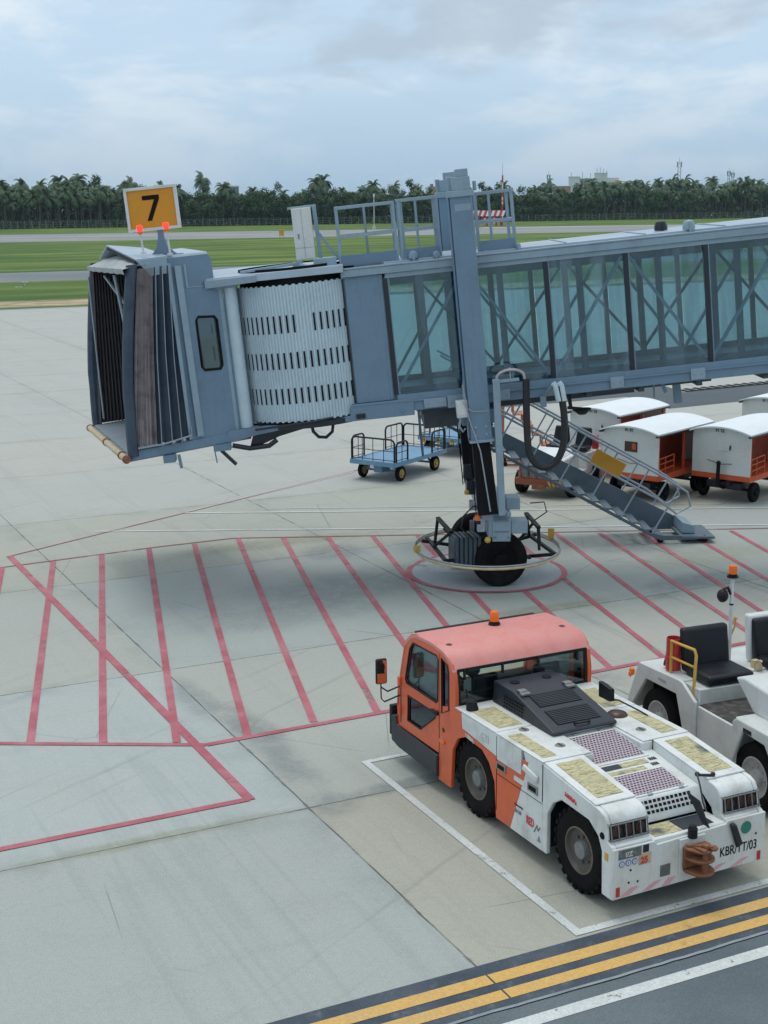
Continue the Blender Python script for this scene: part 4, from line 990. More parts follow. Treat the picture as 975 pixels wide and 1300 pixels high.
# --- service stair on the far side of the tunnel
def stl(u): return 2.63-(u+.47)*.6845       # lower edge of the stringer
sdv = V3((1,0,-.6845)).normalized(); snv = V3((.6845,0,1)).normalized()
SV0, SV1 = 2.30, 3.30
for v in (SV0,SV1):
    mb = MB(); u0,u1 = -1.0,3.95
    if v == SV0: prof_ = [(u0,stl(u0)),(3.60,stl(3.60)),(3.86,-.30),(4.62,-.36),(4.62,-.28),(3.92,-.20),(3.66,stl(3.66)+.08),(u0,stl(u0)+.07)]
    else: prof_ = [(u0,stl(u0)),(3.60,stl(3.60)),(3.86,-.30),(4.62,-.36),(4.62,-.22),(4.30,.0),(u0,stl(u0)+.34)]
    mb.hexa([(a,v-.02,b) for a,b in prof_],[(a,v+.02,b) for a,b in prof_])
    st = mb.build('stair_stringer', M['stair'], jb, bevel=.004)
    def rp_(u, h): p = V3((u,v,stl(u)+.30))+snv*h; return p
    mb = MB()
    for h in (.96,.50): mb.tube([rp_(-.9,h),rp_(3.55,h)],.024)
    mb.tube([rp_(3.55,.96),rp_(3.95,.92),rp_(4.12,.70),rp_(3.98,.42),rp_(3.55,.50)],.024)
    for k in range(8):
        u = -.55+.62*k; 
        mb.tube([rp_(u,-.26 if v == SV0 else -.02),rp_(u,.96)],.018)
    mb.build('handrail', M['galv'], st)
for k in range(19):
    u = -.85+.262*k; w = stl(u)+.10; mb = MB()
    mb.X = Matrix.Translation((u,0,w)) @ Matrix.Rotation(R(5.4),4,'Y')
    mb.box(-.06,.085,SV0+.02,SV1-.02,-.016,.016); mb.build('tread', M['stair'], jb)
mb = MB(); mb.box(-1.6,-.85,SV0-.05,SV1+.05,3.02,3.10); mb.bar((-1.3,SV0,3.1),(-1.3,1.0,3.5),.06); mb.bar((-1.0,SV0,3.1),(-1.0,1.0,3.5),.06); mb.bar((-.9,SV0,2.0),(-.9,SV0,3.05),.05); mb.build('stair_landing', B_, jb)
mb = MB(); mb.hexa([(4.28,SV0-.05,-.30),(4.98,SV0-.05,-.38),(4.98,SV1+.05,-.38),(4.28,SV1+.05,-.30)],[(4.28,SV0-.05,-.25),(4.98,SV0-.05,-.33),(4.98,SV1+.05,-.33),(4.28,SV1+.05,-.25)]); mb.hexa([(4.35,SV0+.2,-.24),(4.62,SV0+.2,-.28),(4.62,SV1,-.28),(4.35,SV1,-.24)],[(4.38,SV0+.2,-.02),(4.62,SV0+.2,-.12),(4.62,SV1,-.12),(4.38,SV1,-.02)],1); mb.build('stair_foot', [M['stair'], BL], jb, bevel=.004)
for u in (3.86,4.78):
    for v in (SV0+.05,SV1-.05):
        z = -.094*u; mb = MB(); mb.cyl((u,v-.03,z+.075-.0),(u,v+.03,z+.075),.07,n=14); mb.build('castor', M['rubber'], jb)
mb = MB(); q = [V3((2.20,SV0-.04,stl(2.20)+.30))+snv*.52, V3((2.78,SV0-.04,stl(2.78)+.30))+snv*.52, V3((2.78,SV0-.04,stl(2.78)+.30))+snv*.82, V3((2.20,SV0-.04,stl(2.20)+.30))+snv*.82]
mb.hexa(q,[p+V3((0,.015,0)) for p in q]); mb.build('hazard_board', M['hazard'], jb)
# ------------------------------------------------ big baggage tow tractor ---
TM = heading(1.973, 13.402, 153.5)
tt = empty('tow_tractor', TM, 'white tow tractor with orange cab, black engine cover and rusty hitch', 'tow tractor')
W_, O_ = M['white'], M['orange']
I4 = Matrix.Identity(4)
YW = 1.92
def arch(cx, cz, r, n, a0, a1): return [(cx+r*math.cos(R(a0+(a1-a0)*i/n)), cz+r*math.sin(R(a0+(a1-a0)*i/n))) for i in range(n+1)]
def fz(x):           # height of the side pods along the tractor
    if x < -.71: return 1.195
    return 1.195-(x+.71)*(.11/.96)
# side pods with wheel arches (front part white, rear part orange / white)
podF = [(.545,.205),(.545,.765),(.49,.79),(.465,.80),(.44,.985),(.40,1.045),(.33,1.075),(.25,1.085),(-.705,1.19),(-.705,.20),(-.70,.20)]
archF = [(-.62,.20),(-.62,.66),(-.52,.82),(-.36,.92),(.14,.90),(.30,.80),(.37,.66),(.385,.205)]
outF = [(.545,.205),(.545,.765),(.49,.79),(.465,.80),(.44,.985),(.40,1.045),(.33,1.075),(.25,1.085),(-.705,1.19),(-.705,.20)]+archF
for y0, y1, tagn in ((0,.055,'near'),(YW-.055,YW,'far')):
    plate('fender_panel', outF, [], .055, W_, tt, frame((0,(y0+y1)/2,0),(1,0,0),(0,0,1)), bevel=.012)
# pod bodies behind the arches
for y0, y1 in ((.058,.50),(1.42,YW-.058)):
    mb = MB(); mb.prism([(-.705,.95),(-.36,.935),(.14,.915),(.30,.81),(.37,.66),(.385,.3),(.535,.3),(.535,.765),(.465,.80),(.44,.985),(.40,1.045),(.33,1.075),(.25,1.085),(-.705,1.19)],'y',y0,y1)
    mb.build('pod_body', W_, tt, bevel=.014)
# rear quarter: arch, orange lower part and white upper part
aR = [(-1.66,.20),(-1.70,.62),(-1.82,.80),(-1.98,.90),(-2.36,.92),(-2.54,.84),(-2.66,.66),(-2.70,.16)]
for y0, y1 in ((0,.05),(YW-.05,YW)):
    fm = frame((0,(y0+y1)/2,0),(1,0,0),(0,0,1))
    # slanted colour change: orange ahead of the line, white behind it
    plate('side_panel', [(-.71,.20),(-.71,1.19),(-1.10,1.19),(-1.06,1.10),(-1.00,1.10),(-1.36,.20)], [], .048, W_, tt, fm, bevel=.006)
    op = [(-1.365,.20),(-1.02,1.06),(-1.12,1.07),(-1.14,1.17),(-1.16,.88),(-1.67,.90),(-1.67,.96),(-2.40,1.01),(-2.44,1.19),(-2.73,1.19),(-2.98,1.19),(-2.98,.16)] 
    plate('side_panel', [(-1.365,.20),(-1.005,1.095),(-1.115,1.095),(-1.14,.90),(-1.67,.90),(-1.67,.93),(-2.44,1.00),(-2.46,1.195),(-2.64,1.195),(-2.98,1.1),(-3.0,.16)]+aR[::-1], [], .048, O_, tt, fm, bevel=.006)
    plate('side_panel', [(-1.145,1.192),(-1.145,.905),(-1.665,.905),(-1.665,.935),(-2.43,1.005),(-2.45,1.192)], [], .052, W_, tt, fm, bevel=.006)
# main body core and dark underside
mb = MB(); mb.prism([(-2.62,.42),(-.70,.42),(-.70,.95),(-2.62,1.15)],'y',.30,YW-.30); mb.prism([(-1.62,.25),(-.66,.25),(-.66,1.18),(-1.62,1.18)],'y',.055,.32); mb.prism([(-1.62,.25),(-.66,.25),(-.66,1.18),(-1.62,1.18)],'y',YW-.32,YW-.055)
mb.box(-.7,.50,.52,1.40,.28,.70); mb.build('chassis', M['dark'], tt)
# deck plates
mb = MB(); mb.box(-2.60,-1.69,.0,.62,1.196,1.215); mb.build('deck_plate', W_, tt, bevel=.006)
mb = MB(); mb.box(-1.68,-.715,.0,.62,1.196,1.213); mb.build('deck_plate', W_, tt, bevel=.006)
mb = MB(); mb.box(-2.60,-1.69,1.30,YW,1.196,1.215); mb.build('deck_plate', W_, tt, bevel=.006)
mb = MB(); mb.box(-1.68,-.715,1.30,YW,1.196,1.213); mb.build('deck_plate', W_, tt, bevel=.006)
mb = MB(); mb.box(-2.60,-1.32,.62,1.30,1.18,1.20); mb.build('deck_plate', W_, tt)
# pod lids
for y0, y1 in ((.01,.50),(1.42,YW-.01)):
    mb = MB(); mb.hexa([(-.70,y0,1.192),(.24,y0,1.088),(.24,y1,1.088),(-.70,y1,1.192)],[(-.70,y0,1.210),(.24,y0,1.106),(.24,y1,1.106),(-.70,y1,1.210)]); mb.build('pod_lid', W_, tt, bevel=.006)
# sloping centre between the pods, grilles sunk in it
def cz(x): return 1.185-(x+1.30)*(.20/1.40)      # -1.30 -> 1.185 ; .10 -> .985
mb = MB(); mb.hexa([(-1.32,.50,cz(-1.32)-.1),(.12,.50,cz(.12)-.1),(.12,1.42,cz(.12)-.1),(-1.32,1.42,cz(-1.32)-.1)],[(-1.32,.50,cz(-1.32)),(.12,.50,cz(.12)),(.12,1.42,cz(.12)),(-1.32,1.42,cz(-1.32))])
mb.hexa([(.12,.50,.80),(.235,.50,.76),(.235,1.42,.76),(.12,1.42,.80)],[(.12,.50,cz(.12)),(.235,.50,.80),(.235,1.42,.80),(.12,1.42,cz(.12))])
mb.box(.235,.545,.50,1.42,.60,.745); mb.box(-1.32,-.706,1.27,1.425,1.0,1.194); mb.box(-1.32,-.706,.495,.64,1.0,1.194); mb.build('rear_deck', W_, tt, bevel=.012)
for (x0,x1,y0,y1) in ((-1.20,-.62,.60,1.26),(-.32,.06,.60,1.26)):
    mb = MB(); d = .006; mb.hexa([(x0-.03,y0-.03,cz(x0-.03)),(x1+.03,y0-.03,cz(x1+.03)),(x1+.03,y1+.03,cz(x1+.03)),(x0-.03,y1+.03,cz(x0-.03))],[(x0-.03,y0-.03,cz(x0-.03)+.012),(x1+.03,y0-.03,cz(x1+.03)+.012),(x1+.03,y1+.03,cz(x1+.03)+.012),(x0-.03,y1+.03,cz(x0-.03)+.012)])
    lid = mb.build('grille_lid', W_, tt, bevel=.004)
    mb = MB(); mb.poly([(x0,y0,cz(x0)+.0145),(x1,y0,cz(x1)+.0145),(x1,y1,cz(x1)+.0145),(x0,y1,cz(x0)+.0145)]); mb.build('perforated_grille', M['perf'], lid, smooth=0)
def ongrip(name, x0,x1,y0,y1, zf, mt=None, par=None):
    mb = MB(); e = .004; mb.hexa([(x0,y0,zf(x0)),(x1,y0,zf(x1)),(x1,y1,zf(x1)),(x0,y1,zf(x0))],[(x0,y0,zf(x0)+e),(x1,y0,zf(x1)+e),(x1,y1,zf(x1)+e),(x0,y1,zf(x0)+e)]); return mb.build(name, mt or M['grip'], par or tt, smooth=0)
lidz = lambda x: 1.210-(x+.70)*(.104/.94)+.001
ongrip('grip_sheet', -.62,.14,.10,.42, lidz); ongrip('grip_sheet', -.62,.14,1.52,1.82, lidz)
dk = lambda x: 1.2165
ongrip('grip_sheet', -2.38,-1.76,.09,.40, dk); ongrip('grip_sheet', -1.52,-.80,.06,.23, lambda x:1.2145)
ongrip('grip_sheet', -2.38,-1.76,1.54,1.82, dk); ongrip('grip_sheet', -1.52,-.80,1.62,1.83, lambda x:1.2145)
ongrip('grip_sheet', -.555,-.47,.86,1.20, lambda x: cz(x)+.003); ongrip('tread_pad', -.555,-.47,.62,.85, lambda x: cz(x)+.003, M['cover'])
ongrip('grip_sheet', -.43,-.36,.62,1.10, lambda x: cz(x)+.003)
ongrip('grip_sheet', .26,.50,.56,.90, lambda x:.746); ongrip('tread_pad', .26,.50,.91,1.30, lambda x:.746, M['cover'])
# slotted strip across the tail
mb = MB()
for r_ in range(3):
    for k in range(13):
        y = .57+.055*k; f0 = .12+.25*r_; f1 = f0+.15
        P = lambda yy, f: (.122+.113*f+.003, yy, cz(.12)+(.80-cz(.12))*f+.003)
        mb.poly([P(y,f0),P(y+.038,f0),P(y+.038,f1),P(y,f1)])
mb.build('slotted_vent', M['ink'], tt, smooth=0)
# headlight clusters with bar guards
for y0 in (.03,1.45):
    y1 = y0+.44
    mb = MB(); mb.hexa([(.445,y0,.81),(.475,y0,.81),(.475,y1,.81),(.445,y1,.81)],[(.43,y0,.965),(.452,y0,.965),(.452,y1,.965),(.43,y1,.965)]); hl = mb.build('headlight', M['black'], tt)
    mb = MB()
    for k in range(3): mb.cyl((.455,y0+.08+.14*k,.885),(.475,y0+.08+.14*k,.885),.055,n=16)
    mb.build('lamp_lens', M['windowdark'], hl)
    mb = MB()
    for z in (.80,.955): mb.bar((.505 if z<.9 else .475,y0-.015,z+.01),(.505 if z<.9 else .475,y1+.015,z+.01),.011)
    for k in range(6): y = y0+(y1-y0)*k/5; mb.bar((.505,y,.81),(.475,y,.965),.010)
    for y in (y0-.015,y1+.015): mb.bar((.505,y,.81),(.42,y,.81),.010); mb.bar((.475,y,.965),(.40,y,.98),.01)
    mb.build('lamp_guard', M['steel'], hl)
# tail face with lettering and plates
fp = [(0,.215),(YW,.235),(YW,.765),(1.42,.765),(1.40,.735),(.53,.70),(.50,.745),(0,.75)]
mb = MB(); mb.prism(fp,'x',.546,.575); face = mb.build('tail_face', M['white_tail'], tt, bevel=.006)
FM = frame((.5775,0,0),(0,1,0),(0,0,1))
def onface(y, z, x=.5765): return frame((x,y,z),(0,1,0),(0,0,1))
text('lettering','KBR/TT/03',.145,M['ink'],face,onface(1.33,.385),bold=.001,sx=.74)
text('lettering','25',.10,M['redtext'],face,onface(.325,.545,.583),bold=.003,sx=.9)
mb = MB(); mb.box(.5755,.580,.305,.455,.53,.645); mb.build('sticker', M['bumper'], face, smooth=0)
mb = MB(); mb.box(.5755,.580,.06,.335,.635,.735); mb.build('number_plate', M['plate_old'], face, smooth=0)
text('lettering','I?Z',.07,M['whitepost'],face,onface(.14,.655,.5815),bold=.002)
mb = MB(); mb.box(.5755,.580,.355,.425,.655,.735); mb.build('reflector', M['cover'], face, smooth=0)
for k in range(3):
    mb = MB(); mb.lathe([(.001,.003),(.034,.003),(.034,0)],(.5765,.10+.078*k,.585),(1,0,0),18); d = mb.build('round_sticker', M['bluetext'], face)
    mb = MB(); mb.lathe([(.001,.001),(.024,.001),(.024,0)],(.5797,.10+.078*k,.585),(1,0,0),16); mb.box(.5805,.5815,.096+.078*k,.104+.078*k,.57,.60,1); mb.build('round_sticker_centre', [M['whitepost'], M['bluetext']], d)
mb = MB(); mb.box(.5755,.579,.575,.70,.34,.465); mb.build('worn_badge', M['plate_old'], face, smooth=0)
mb = MB(); mb.lathe([(.001,.004),(.068,.004),(.068,0)],(.5755,1.665,.645),(1,0,0),28); mb.build('green_disc', M['green'], face)
for y in (.06,YW-.07):
    mb = MB(); mb.box(.5755,.583,y-.022,y+.022,.245,.345); mb.build('red_reflector', M['red'], face, bevel=.002)
for (a,b) in ((.10,.22),(.36,.50),(.60,.68),(1.16,1.32),(1.46,1.62)):
    mb = MB(); mb.prism([(a,.235),(a+.10,.235),(b+.10,.31),(b,.31)],'x',.5755,.578); mb.build('faded_chevron', M['pinkfade'], face, smooth=0)
for (y,z) in ((.21,.50),(.19,.37),(.30,.36),(1.80,.55)):
    mb = MB(); mb.lathe([(.001,.006),(.011,.006),(.011,0)],(.5755,y,z),(1,0,0),10); mb.build('bolt_hole', M['ink'], face)
# streaks of rust round the hitch plate and the hitch itself
mb = MB(); mb.box(.5755,.600,.80,1.12,.32,.70); hp_ = mb.build('hitch_plate', M['white_old'], tt, bevel=.004)
mb = MB()
for z, rr, t in ((.60,.12,.025),(.50,.14,.025),(.36,.14,.03)):
    P = [(.60,.84),(.66,.83)]+[(.70+rr*math.cos(R(a)), .985+rr*math.sin(R(a))) for a in range(-75,80,15)]+[(.66,1.13),(.60,1.12)]
    mb.hexa([(x,y,z) for x,y in P],[(x,y,z+t) for x,y in P])
mb.box(.60,.64,.83,1.13,.40,.62); mb.cyl((.76,.99,.35),(.76,.99,.68),.032,n=12)
mb.bar((.62,.86,.64),(.82,1.05,.66),.03); mb.ball((.80,1.06,.64),(.05,.05,.03),8); mb.bar((.66,.92,.63),(.84,.93,.65),.045,.02)
mb.build('hitch', M['rust'], hp_, bevel=.006)
mb = MB(); mb.cyl((.60,.95,.70),(.60,.95,.80),.05,n=12); mb.ball((.60,.95,.80),.045,8); mb.build('pin_knob', M['black'], hp_)
# cables and flags at the tail
mb = MB(); mb.tube([(.16,1.34,1.13),(.22,1.50,1.12)],.016); mb.ball((.16,1.34,1.14),.028,8); mb.ball((.22,1.50,1.13),.028,8); mb.tube([(.17,1.36,1.13),(.20,1.30,1.18),(.32,1.25,1.10),(.44,1.2,.96),(.52,1.18,.90)],.010); mb.build('lamp_cable', M['cable'], tt)
mb = MB(); mb.hexa([(.38,1.02,1.10),(.50,1.10,1.02),(.62,1.14,.76),(.56,1.10,.80)],[(.38,1.035,1.10),(.50,1.115,1.02),(.62,1.155,.76),(.56,1.115,.80)]); mb.build('rubber_flap', M['cable'], tt, bevel=.003)
mb = MB(); mb.hexa([(.59,1.44,.70),(.59,1.52,.72),(.60,1.60,.50),(.60,1.52,.46)],[(.615,1.45,.69),(.615,1.51,.71),(.63,1.59,.50),(.63,1.53,.47)]); mb.ball((.61,1.46,.72),.035,8); mb.build('plug_cover', M['cover'], tt, bevel=.008)
# side lamps, latches
mb = MB(); mb.lathe([(.001,.008),(.035,.008),(.038,0)],(.38,-.001,.83),(0,-1,0),16); mb.build('fuel_cap', M['ink'], tt)
mb = MB(); mb.box(.43,.485,-.006,0,.60,.68); mb.build('side_reflector', M['yellowpaint'], tt)
for (x,z) in ((-1.55,.845),(-.90,.84)):
    mb = MB(); mb.box(x-.10,x+.10,-.010,0,z-.045,z+.045); mb.box(x-.07,x+.07,-.014,-.010,z-.025,z+.025,1); mb.build('door_latch', [M['steel'], M['ink']], tt, bevel=.003)
mb = MB(); mb.box(-1.655,-1.65,-.004,0,.30,1.18); mb.box(-.716,-.708,-.004,0,.76,1.18); mb.box(-1.65,-.71,-.003,0,.735,.74); mb.build('panel_gap', M['ink'], tt)
mb = MB(); mb.box(-1.28,-1.06,-.004,0,.80,.855); mb.build('white_stripe', W_, tt, smooth=0)
mb = MB(); mb.hexa([(-1.10,-.03,1.0),(-.80,-.03,.93),(-.78,-.03,1.02),(-1.06,-.03,1.07)],[(-1.10,0,1.0),(-.80,0,.93),(-.78,0,1.02),(-1.06,0,1.07)]); mb.build('mirror_arm_stub', W_, tt, bevel=.02)
SM = lambda x,z: frame((x,-.004,z),(1,0,0),(0,0,1))
text('lettering','RED',.135,M['redtext'],tt,SM(-1.02,.40),bold=.002,sx=.62)
text('lettering','Powered by',.035,M['ink'],tt,SM(-1.26,.52)); text('lettering','200 300',.06,M['greytext'],tt,SM(-1.26,.44),sx=.7)
text('lettering','1600kPa',.065,M['redtext'],tt,frame((-.30,-.004,1.0),(1,0,-.12),(0.12,0,1)),bold=.002)
text('lettering','1600kPa',.06,M['whitepost'],tt,frame((-2.36,-.004,.94),(1,0,-.12),(0.12,0,1)),bold=.002)
text('lettering','GTI',.14,paint('ghost_lettering',(.50,.53,.55),.5),tt,SM(-2.0,1.02),sx=.8)
mb = MB(); mb.prism([(-.80,.28),(-.73,.28),(-.765,.35)],'y',-.004,-.001); mb.tube([(-.86,-.005,.36),(-.80,-.005,.46),(-.78,-.005,.40),(-.74,-.005,.46)],.006); mb.build('warning_mark', M['greytext'], tt)
for (x,y) in ((-1.60,.32),(-1.02,.42),(-1.58,1.50),(-1.0,1.48)):
    mb = MB(); z = 1.214; mb.lathe([(.001,.006),(.055,.006),(.06,0)],(x,y,z),(0,0,1),16); mb.box(x-.045,x+.045,y-.008,y+.008,z+.006,z+.012,1); mb.build('flush_latch', [M['steel'], M['windowdark']], tt)
for (x,y) in ((-1.26,.78),(-1.26,1.12),(.08,.8),(.08,1.2)):
    mb = MB(); mb.box(x-.02,x+.02,y-.03,y+.03,cz(x),cz(x)+.018); mb.build('hinge', M['galv'], tt, bevel=.003)
for (x,y) in ((-.43,.64+.56),(-.53,.66+.58)):
    mb = MB(); 
    for k in range(4): mb.box(x-.03+.0*k,x+.03,y+.024*k,y+.024*k+.014,cz(x)+.001,cz(x)+.006)
    mb.build('rating_plate', M['cover'], tt, smooth=0)
# --- engine cover
e0, e1 = .50, 1.32
cp = [(-2.56,1.205),(-1.30,1.205),(-1.24,1.235),(-1.26,1.262),(-2.06,1.45),(-2.14,1.465),(-2.56,1.475)]
mb = MB(); mb.hexa([(x,e0-(.02 if z<1.3 else 0),z) for x,z in cp],[(x,e1+(.02 if z<1.3 else 0),z) for x,z in cp]); ec = mb.build('engine_cover', M['cover'], tt, bevel=.035, segs=4)
for (f0,f1,y0,y1) in ((.07,.40,.62,1.20),(.50,.86,.62,1.20)):
    P = lambda f, y, o: (-2.06+.80*f+.23*o, y, 1.45-.188*f+.97*o)
    mb = MB(); mb.hexa([P(f0,y0,-.01),P(f1,y0,-.01),P(f1,y1,-.01),P(f0,y1,-.01)],[P(f0,y0,.004),P(f1,y0,.004),P(f1,y1,.004),P(f0,y1,.004)],1)
    n = 9
    for k in range(n):
        f = f0+(f1-f0)*(k+.25)/n; g = f+(f1-f0)*.45/n
        mb.hexa([P(f,y0+.01,.004),P(g,y0+.01,.004),P(g,y1-.01,.004),P(f,y1-.01,.004)],[P(f,y0+.01,.012),P(g,y0+.01,.008),P(g,y1-.01,.008),P(f,y1-.01,.012)],0)
    mb.build('louvre', [M['cover'], M['ink']], ec, smooth=0)
for y in (.60,1.22):
    mb = MB(); mb.box(-2.13,-2.05,y-.05,y+.05,1.46,1.485); mb.box(-2.06,-1.99,y-.06,y+.06,1.44,1.47); mb.build('cover_hinge', M['steel'], ec, bevel=.006)
mb = MB(); mb.lathe([(.001,.01),(.06,.01),(.06,0)],(-2.38,.68,1.468),(0,0,1),18); mb.lathe([(.001,.01),(.06,.01),(.06,0)],(-2.38,1.12,1.468),(0,0,1),18); mb.build('cover_cap', M['ink'], ec)
mb = MB(); mb.tube([(-1.35,.82,1.29),(-1.30,.84,1.30),(-1.30,1.0,1.30),(-1.35,1.02,1.29)],.012); mb.build('cover_grip', M['black'], ec)
mb = MB()
for r_ in range(4):
    for k in range(8): mb.box(-2.30+.055*k,-2.275+.055*k,e0-.022,e0-.001,1.24+.04*r_,1.255+.04*r_)
split_build(mb, 'side_slots', M['ink'], ec, smooth=0)
mb = MB(); mb.cyl((-2.42,.13,1.216),(-2.43,.12,1.31),.075,.06,n=18); mb.lathe([(.062,0),(.068,.012),(.05,.035),(.001,.04)],(-2.43,.12,1.31),(0,0,1),18); mb.cyl((-2.49,.10,1.33),(-2.5,.09,1.45),.012,n=8); mb.build('filler_neck', M['black'], tt)
mb = MB(); mb.lathe([(.001,.05),(.05,.05),(.10,.03),(.12,0)],(-1.50,1.52,1.215),(0,0,1),18); mb.build('tank_cap', M['windowdark'], tt)
mb = MB(); mb.hexa([(-1.92,1.55,1.30),(-1.80,1.62,1.26),(-1.78,1.60,1.42),(-1.94,1.56,1.48)],[(-1.90,1.60,1.30),(-1.78,1.68,1.26),(-1.76,1.66,1.42),(-1.92,1.61,1.48)]); mb.tube([(-1.85,1.6,1.28),(-1.7,1.68,1.30),(-1.4,1.78,1.24),(-1.3,1.8,1.22)],.010); mb.build('work_lamp', M['black'], tt, bevel=.01)
# --- wheels
wheel('wheel', (-.10,.19,.455), (0,-1,0), .455, .30, tt, I4, M['rubber'], [M['rim'], M['rimlip'], M['rimhub']], lugs=24, rimr=.53)
wheel('wheel', (-2.20,.19,.455), (0,-1,0), .455, .30, tt, I4, M['rubber'], [M['rim'], M['rimlip'], M['rimhub']], lugs=24, rimr=.53)
wheel('wheel', (-.10,YW-.19,.455), (0,1,0), .455, .30, tt, I4, M['rubber'], [M['rim'], M['rimlip'], M['rimhub']], lugs=24, rimr=.53)
wheel('wheel', (-2.20,YW-.19,.455), (0,1,0), .455, .30, tt, I4, M['rubber'], [M['rim'], M['rimlip'], M['rimhub']], lugs=24, rimr=.53)
mb = MB()
for x in (-.10,-2.20): mb.cyl((x,.3,.455),(x,YW-.3,.455),.09,n=12)
mb.build('axle', M['dark'], tt)
# --- cab
cabOut = [(-4.06,.50),(-4.10,.80),(-4.04,1.05),(-3.86,1.62),(-3.80,1.72),(-3.70,1.80),(-3.58,1.835),(-2.86,1.80),(-2.76,1.76),(-2.68,1.70),(-2.635,1.60),(-2.60,1.40),(-2.60,1.19),(-2.75,1.12),(-2.75,.99),(-2.985,.98),(-2.985,.50)]
win = [(-3.655,1.70),(-3.05,1.71),(-3.01,1.67),(-3.02,1.15),(-3.06,1.12),(-3.83,1.13),(-3.86,1.18),(-3.74,1.60)]
lwin = [(-3.79,.975),(-3.07,.975),(-3.08,.92),(-3.46,.645),(-3.80,.645)]
qwin = [(-2.93,1.72),(-2.78,1.67),(-2.75,1.58),(-2.745,1.12),(-2.92,1.03)]
for y in (.025,YW-.025):
    fm = frame((0,y,0),(1,0,0),(0,0,1)); s = 1 if y < 1 else -1
    cs = plate('cab_side', cabOut, [win,lwin,qwin], .05, O_, tt, fm, bevel=.010)
    for nm, hole, gm in (('door_window',win,M['cabglass']),('lower_window',lwin,M['smoked']),('quarter_window',qwin,M['smoked'])):
        mb = MB(); mb.hexa([(a,y-.006,b) for a,b in hole],[(a,y+.004,b) for a,b in hole]); g = mb.build(nm, gm, cs, smooth=0)
        mb = MB(); mb.tube([(a,y-s*.022,b) for a,b in hole],.013,n=6,closed=True); mb.build('window_seal', M['black'], g)
for pts in ([(-3.93,1.08,),(-3.0,1.06)],):
    mb = MB(); 
    for a, b in (((-2.985,.50),(-2.985,1.75)),((-3.98,.56),(-3.995,1.02))): mb.box(min(a[0],b[0])-.004,max(a[0],b[0])+.004,-.003,0,a[1],b[1])
    mb.build('door_gap', M['windowdark'], tt)
mb = MB(); mb.box(-3.16,-3.03,-.035,0,.975,1.015); mb.cyl((-3.02,-.03,1.0),(-3.02,0,1.0),.03,n=10); mb.build('door_handle', M['black'], tt, bevel=.005)
for z in (.72,1.10): mb = MB(); mb.box(-4.03,-3.97,-.03,0,z-.06,z+.06); mb.build('door_hinge', O_, tt, bevel=.006)
# roof: rounded along both long edges
rp = [(-3.90,1.60),(-3.83,1.715),(-3.72,1.80),(-3.58,1.845),(-3.2,1.86),(-2.90,1.835),(-2.78,1.79),(-2.69,1.72),(-2.64,1.62),(-2.66,1.62),(-2.72,1.70),(-2.80,1.76),(-2.92,1.80),(-3.2,1.825),(-3.58,1.81),(-3.70,1.77),(-3.80,1.69),(-3.87,1.6)]
mb = MB(); n = len(rp)
ys = (-.006,.05,YW-.05,YW+.006)
for y0,y1,dz in ((.0,YW,0),):
    vs = []
    for y, dz in ((-.004,-.022),(.035,0),(YW-.035,0),(YW+.004,-.022)): vs += [(x,y,z+dz*(1 if z>1.62 else 0)) for x,z in rp]
    fs = [(j*n+i,j*n+(i+1)%n,(j+1)*n+(i+1)%n,(j+1)*n+i) for j in range(3) for i in range(n)]+[tuple(range(n)),tuple(range(3*n,4*n))]
    mb.add(vs, fs)
roof = mb.build('cab_roof', M['roofpink'], tt, smooth=50)
mb = MB(); mb.box(-3.80,-3.74,.10,YW-.10,1.775,1.80); mb.build('roof_rail', M['black'], roof, bevel=.004)
for (x,y) in ((-3.0,.14),(-3.0,1.74)): mb = MB(); mb.lathe([(.001,.012),(.02,.012),(.04,.004),(.042,0)],(x,y,1.84),(0,0,1),12); mb.build('roof_plug', M['windowdark'], roof)
mb = MB(); mb.cyl((-3.42,1.02,1.85),(-3.42,1.02,1.875),.075,n=18); mb.cyl((-3.42,1.02,1.875),(-3.42,1.02,1.90),.06,n=18); bc = mb.build('beacon', M['black'], tt)
mb = MB(); mb.lathe([(.056,0),(.058,.05),(.054,.11),(.045,.125),(.001,.13)],(-3.42,1.02,1.90),(0,0,1),20); mb.build('lens', M['orangelamp'], bc)
# rear and front windows
mb = MB(); mb.poly([(-2.622,.06,1.20),(-2.622,YW-.06,1.20),(-2.655,YW-.06,1.64),(-2.655,.06,1.64)]); mb.build('rear_window', M['cabglass'], tt, smooth=0)
mb = MB(); mb.poly([(-4.05,.06,.98),(-4.05,YW-.06,.98),(-3.87,YW-.06,1.62),(-3.87,.06,1.62)]); mb.build('windscreen', M['cabglass'], tt, smooth=0)
mb = MB()
for a, b in (((-2.625,.06,1.215),(-2.625,YW-.06,1.215)),((-2.655,.06,1.63),(-2.655,YW-.06,1.63)),((-2.625,.065,1.2),(-2.655,.065,1.64)),((-2.625,YW-.065,1.2),(-2.655,YW-.065,1.64))): mb.bar(a,b,.035)
for y in (.14,.66,1.16,1.72): mb.bar((-2.63,y,1.64),(-2.62,y,1.52),.025)
mb.build('window_seal', M['black'], tt)
mb = MB(); mb.box(-4.10,-4.02,.0,YW,.50,.98); mb.build('cab_front', O_, tt, bevel=.02)
mb = MB()
for y in (.03,YW-.03): mb.bar((-4.05,y,.98),(-3.86,y,1.63),.06)
mb.build('front_pillar', O_, tt, bevel=.006)
mb = MB(); mb.prism([(-4.20,.26),(-4.20,.60),(-4.10,.62),(-4.06,.50),(-2.99,.475),(-2.99,.20),(-4.0,.22)],'y',-.035,YW+.035); bp = mb.build('bumper', M['cover'], tt, bevel=.015)
